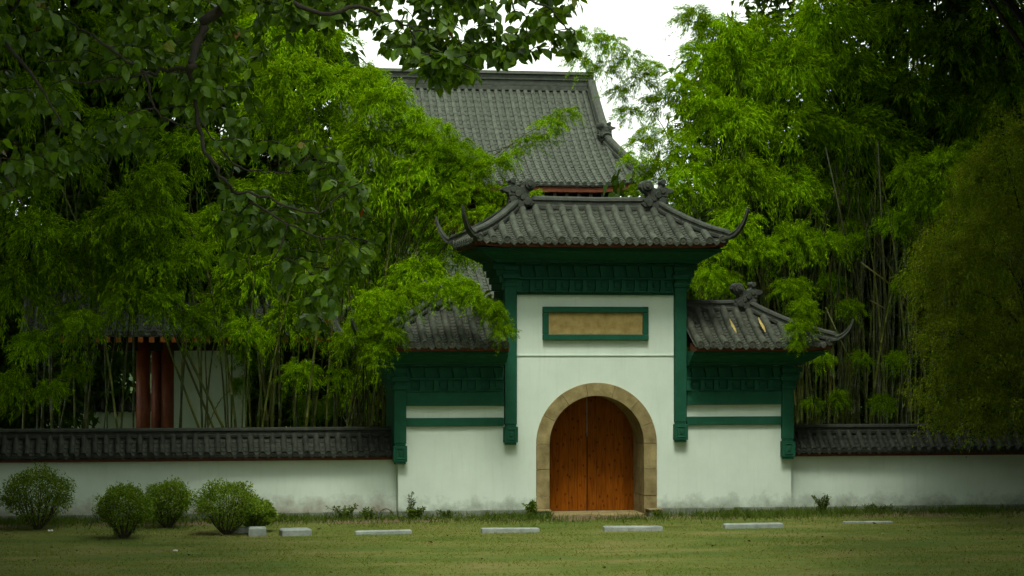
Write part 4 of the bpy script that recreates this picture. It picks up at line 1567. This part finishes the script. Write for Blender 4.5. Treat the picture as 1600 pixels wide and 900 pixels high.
n = 150000
P = np.stack([rng.uniform(-16, 17, n), rng.uniform(-14.5, -.55, n), np.zeros(n)], 1)
patch = np.sin(P[:, 0] * .9 + np.sin(P[:, 1] * 1.3) * 2) * np.sin(P[:, 1] * 1.7 + P[:, 0] * .4) + rng.normal(size=n) * .7
keep = patch > -.2
P = P[keep]
n = len(P)
gm = blades(P, rng.uniform(.012, .032, n), rng.uniform(.004, .008, n), np.full(n, .018), M['grass_blade'], 'lawn_grass')
o = bpy.data.objects.new('lawn_grass', gm)
link(o)
tag(o, 'short patchy grass blades covering the lawn', 'grass', kind='stuff')
# rougher grass at the foot of the wall and round the blocks
n = 42000
xs = rng.uniform(-16, 17, n)
ys = -rng.gamma(2.0, .28, n) - .06
den = .5 + .5 * np.sin(xs * 1.9 + 2 * np.sin(xs * .7))
keep = (rng.uniform(size=n) < .25 + .75 * den) & ~((np.abs(xs - AX) < 1.05) & (ys > -.9))
P = np.stack([xs, np.where((xs < XL) | (xs > XR), ys + .3, ys), np.zeros(n)], 1)[keep]
n = len(P)
gm = blades(P, rng.uniform(.04, .19, n) * (.6 + .6 * rng.uniform(size=n)), rng.uniform(.005, .009, n), np.full(n, .05), M['weed_leaf'], 'rough_grass')
o = bpy.data.objects.new('rough_grass', gm)
link(o)
tag(o, 'rough weedy grass growing along the foot of the walls', 'grass', kind='stuff')


n = 260
P = np.stack([rng.uniform(-13, 12, n), rng.uniform(-13, -.6, n), np.full(n, .028)], 1)
D = unit(np.stack([rng.normal(size=n), rng.normal(size=n), rng.normal(size=n) * .25], 1))
V, Fq = leaf_quads(P, D, rng.uniform(.05, .10, n), rng.uniform(.012, .025, n), droop=0.0)
o = bpy.data.objects.new('fallen_leaves', np_mesh('fallen_leaves', V, [Fq], m_leaf('fallen_leaf', (.05, .03, .012), (.14, .09, .03), (.3, .24, .1), .1, .8, .1)))
link(o)
tag(o, 'small dry leaves scattered over the lawn', 'leaves', kind='stuff')


def weed(px, Y, h, n_st, spread, leaf, label, seed, mat='weed_leaf', name='weed_plant', per=26):
    B = at(px, 806, Y)
    root = thing(name, (B.x, Y, 0), label, 'weed', 'weeds at the foot of the wall')
    r = np.random.default_rng(seed)
    st = MB()
    Ps, Ds = [], []
    for k in range(n_st):
        a = r.uniform(0, 6.28)
        sp = spread * r.uniform(.2, 1)
        e = np.array([math.cos(a) * sp, math.sin(a) * sp * .5, h * r.uniform(.55, 1)])
        m3 = e * .5 + np.array([0, 0, h * .12])
        o3 = np.array([B.x, Y, 0])
        st.tube([Vector(o3), Vector(o3 + m3), Vector(o3 + e)], [.007, .005, .002], 4)
        for q in r.uniform(.2, 1, per):
            p = 2 * q * (1 - q) * m3 + q * q * e
            Ps.append(p)
            Ds.append(r.normal(size=3) + np.array([0, 0, .3]))
    Ps, Ds = np.array(Ps), unit(np.array(Ds))
    m = len(Ps)
    V, Fq = leaf_quads(Ps, Ds, r.uniform(.6, 1.2, m) * leaf, r.uniform(.8, 1.2, m) * leaf * .2, r=r)
    ob2 = bpy.data.objects.new('foliage', np_mesh('weed_foliage', V, [Fq], M[mat]))
    link(ob2, root)
    st.build('stem', M['stem'], root)


weed(640, -.3, .62, 7, .16, .06, 'tall thin weed against the wall near the left corner of the gatehouse', 3)
weed(650, -.4, .25, 14, .25, .09, 'low leafy weed at the foot of the tall thin weed', 4)
weed(830, -.35, .36, 12, .14, .11, 'bright green fern like plant at the left foot of the stone arch', 5)
weed(540, -.1, .3, 16, .45, .07, 'low spreading weed by the wall left of the gatehouse corner', 6)
weed(575, -.15, .24, 14, .35, .07, 'small weed between the wire hoop and the spreading weed', 16)
weed(700, -.25, .2, 10, .3, .07, 'small weed at the plinth below the left wing', 17)
weed(1285, -.1, .42, 18, .4, .07, 'tangled weed by the wall right of the gatehouse', 7)
weed(1370, -.1, .22, 16, .5, .06, 'low weed tuft by the right wall further right', 8)
weed(1150, -.25, .16, 10, .3, .06, 'tiny weed at the plinth below the right wing', 18)
weed(1026, -.5, .16, 10, .12, .07, 'small weed at the right foot of the stone arch', 9)
weed(165, 15.0, 1.1, 24, .6, .14, 'rounded shrub by the far white wall seen past the red columns', 10, name='courtyard_shrub')

# ------------------------------------------------------------------ the broadleaf tree whose branches hang into view
YT = -34.0
S0 = (at(800, 450, YT) - CAM).dot(_F) / F_PX        # metres per picture pixel there
tb = at(-420, 450, YT)
ft = thing('broadleaf_tree', (tb.x, YT, 0), 'broadleaf tree with dark branches hanging into the top left of the view', 'tree')


def poly(pts, Y=YT, jy=.0):
    return [at(px, py, Y + jy * math.sin(i * 1.3)) for i, (px, py) in enumerate(pts)]


limbs = [
    (poly([(-420, 1200), (-415, 500), (-400, 150), (-380, -200)]), .2, .13),
    (poly([(-395, 50), (-250, -170), (-60, -190), (150, -140), (300, -60), (350, 0), (322, 35), (308, 75), (296, 108)], jy=.15), .055, .019),
    (poly([(296, 108), (303, 150), (312, 200), (320, 235), (345, 272), (365, 300), (400, 322), (450, 350)], jy=.1), .015, .006),
    (poly([(296, 106), (260, 110), (225, 114), (205, 98), (170, 75), (125, 45), (90, 30)], jy=.12), .013, .004),
    (poly([(225, 114), (180, 124), (140, 128), (100, 125)]), .007, .003),
    (poly([(225, 116), (240, 160), (256, 185), (290, 198), (305, 198)]), .008, .003),
    (poly([(312, 185), (330, 215), (365, 255), (400, 268), (445, 270), (475, 250), (490, 215), (480, 175)]), .006, .002),
    (poly([(150, -140), (380, -60), (440, -5), (500, 20), (560, 10), (600, 25), (640, 42), (665, 50)], jy=.2), .018, .004),
    (poly([(380, -60), (600, -80), (700, -30), (790, -10), (850, 10), (880, 40), (895, 50)], jy=.2), .014, .003),
    (poly([(640, 42), (645, 60), (650, 80), (700, 90), (745, 110)]), .006, .003),
    (poly([(450, 350), (430, 400), (410, 420)]), .006, .003),
    (poly([(365, 300), (420, 310), (470, 330), (500, 330), (540, 300), (570, 280)]), .008, .003),
    (poly([(450, 350), (500, 370), (545, 380), (580, 400)]), .006, .002),
    (poly([(-250, -170), (-100, -40), (0, 60), (60, 130), (100, 200)], jy=.2), .02, .004),
    (poly([(-100, -40), (-60, 120), (0, 250), (40, 330)], jy=.2), .014, .003),
]
skel = []
for k, (pts, r0, r1) in enumerate(limbs):
    fine = []
    for i in range(len(pts) - 1):
        p_1, p0, p1, p2 = pts[max(i - 1, 0)], pts[i], pts[i + 1], pts[min(i + 2, len(pts) - 1)]
        for s in np.linspace(0, 1, 5)[:-1]:
            fine.append(.5 * ((2 * p0) + (p1 - p_1) * s + (2 * p_1 - 5 * p0 + 4 * p1 - p2) * s * s + (3 * p0 - p_1 - 3 * p1 + p2) * s ** 3))
    fine.append(pts[-1])
    fine = [p + Vector((random.gauss(0, 1), random.gauss(0, 1), random.gauss(0, 1))) * .007 for p in fine]
    MB().tube(fine, [w * random.uniform(.85, 1.18) for w in np.linspace(r0, r1, len(fine))], 9 if r0 > .015 else 6).build('trunk' if k == 0 else 'branch', M['bark'], ft, smooth=True)
    if k: skel += fine
sk = np.array([tuple(p) for p in skel])


def leaf_shape(L, bend):
    """pointed oval leaf along +Y, folded at the midrib"""
    ts = [0, .1, .28, .5, .72, .88, 1.0]
    ws = [0, .16, .30, .33, .22, .09, 0]
    V, Fc = [], []
    for tt, w in zip(ts, ws):
        z = -bend * tt * tt * L
        if w == 0: V.append((0, tt * L, z))
        else: V += [(-w * L, tt * L, z + .18 * w * L), (0, tt * L, z), (w * L, tt * L, z + .18 * w * L)]
    Fc += [(0, 2, 1), (0, 3, 2)]
    for k in range(4):
        a = 1 + 3 * k
        Fc += [(a, a + 1, a + 4, a + 3), (a + 1, a + 2, a + 5, a + 4)]
    a = 13
    Fc += [(a, a + 1, 16), (a + 1, a + 2, 16)]
    return V, Fc


LV = [leaf_shape(1.0, b2) for b2 in (.08, .25, .45)]
LM = [MB().add(v, f).mesh('leaf', M['broad_leaf']) for v, f in LV]
targets = []


def region(pxs, n, Y0=YT, dy=.8):
    """twig ends scattered inside a polygon of the picture, at the tree's own depth"""
    x0, x1 = min(p[0] for p in pxs), max(p[0] for p in pxs)
    y0, y1 = min(p[1] for p in pxs), max(p[1] for p in pxs)
    c = 0
    while c < n:
        x, y = random.uniform(x0, x1), random.uniform(y0, y1)
        ins = False
        for i in range(len(pxs)):
            (xa, ya), (xb, yb) = pxs[i], pxs[i - 1]
            if (ya > y) != (yb > y) and x < (xb - xa) * (y - ya) / (yb - ya) + xa: ins = not ins
        if ins:
            targets.append(at(x, y, Y0 + .35 + random.uniform(-.45, 1.2) * dy))
            c += 1


region([(440, -60), (900, -60), (900, 20), (860, 60), (820, 85), (760, 95), (720, 105), (660, 90), (600, 75), (540, 45), (480, 35), (440, 40)], 165)
region([(640, 60), (760, 60), (745, 115), (700, 140), (655, 130)], 36)
region([(560, 50), (880, 30), (860, 95), (760, 105), (620, 95)], 34)
region([(860, 40), (910, 50), (900, 85), (875, 80)], 5)
region([(430, 0), (540, 10), (520, 50), (440, 60)], 14)
region([(-60, -60), (440, -60), (420, 60), (400, 130), (330, 200), (220, 230), (120, 260), (0, 330), (-60, 330)], 250, dy=1.1)
region([(200, -40), (430, -40), (400, 120), (300, 180), (200, 120)], 40)
region([(340, 280), (450, 300), (560, 250), (610, 320), (600, 400), (560, 430), (520, 500), (470, 510), (430, 430), (360, 440), (340, 360)], 110, dy=.6)
region([(470, 210), (540, 240), (570, 290), (500, 300), (450, 250)], 10)
region([(330, 120), (430, 150), (420, 250), (340, 230)], 12)
leaves = []
tw = MB()
targets.sort(key=lambda p: min((sk - np.array(tuple(p))) ** 2 @ np.ones(3)))
for T in targets:
    Tn = np.array(tuple(T))
    dd = ((sk - Tn) ** 2) @ np.ones(3) + np.where(sk[:, 2] < Tn[2] - .05, .25, 0)
    S = Vector(sk[int(dd.argmin())])
    d = T - S
    L = d.length
    mid = S.lerp(T, .55) + Vector((random.gauss(0, .04), random.gauss(0, .04), .12 * L))
    pts = [S * (1 - s) ** 2 + mid * 2 * s * (1 - s) + T * s * s for s in (0, .2, .4, .6, .8, 1)]
    tw.tube(pts, [.0042, .0036, .003, .0026, .002, .0012], 4, cap=False)
    sk = np.vstack([sk, [tuple(p) for p in pts[2:]]])
    nl = random.randint(8, 12)
    for k in range(nl):
        s = 1 - (k / nl) * min(1, .30 / max(L, .05)) - random.uniform(0, .04)
        s = max(s, .1)
        p = S * (1 - s) ** 2 + mid * 2 * s * (1 - s) + T * s * s
        dirn = Vector((random.gauss(0, .75), random.gauss(0, .75), random.gauss(-.75, .4))).normalized()
        p = p + dirn * .018
        nrm = Vector((random.gauss(0, .5), random.gauss(0, .5), 1)) if random.random() < .5 else Vector((random.gauss(0, 1), random.gauss(-.6, 1), .5))
        leaves.append((p, dirn, nrm, random.uniform(.055, .09), random.randrange(3)))
tw.build('twigs', M['bark'], ft)['kind'] = 'stuff'
# the nearest, largest leaves in view are leaves of their own; the rest are one mass
vis = [i for i, l in enumerate(leaves) if -10 < project(l[0])[0] < 1610 and -10 < project(l[0])[1] < 910]
vis.sort(key=lambda i: -leaves[i][3] / (leaves[i][0] - CAM).length)
own = set(vis[:300])
Vs, F3, F4, base_i = [], [], [], 0
for i, (p, d, nrm, L, k) in enumerate(leaves):
    Mx = frame(p, d, nrm) @ Matrix.Diagonal((L, L, L, 1))
    if i in own:
        inst('leaf', LM[k], ft, Mx)
    else:
        A = np.array(Mx)
        v = np.array(LV[k][0]) @ A[:3, :3].T + A[:3, 3]
        Vs.append(v - np.array(tuple(org(ft))))
        for f in LV[k][1]:
            (F3 if len(f) == 3 else F4).append([q + base_i for q in f])
        base_i += len(v)
o = bpy.data.objects.new('foliage', np_mesh('broadleaf_foliage', np.concatenate(Vs), [np.array(F3), np.array(F4)], M['broad_leaf']))
link(o, ft)
o['kind'] = 'stuff'
# the crown above and left of the frame
for k in range(36):
    px, py = random.uniform(-1000, 200), random.uniform(-900, -160)
    place_plume(ft, random.choice(CLUSTER), at(px, py, YT + random.uniform(-2.5, 3)), random.uniform(.6, .9), 'crown')

print('twig targets', len(targets), 'leaves', len(leaves))
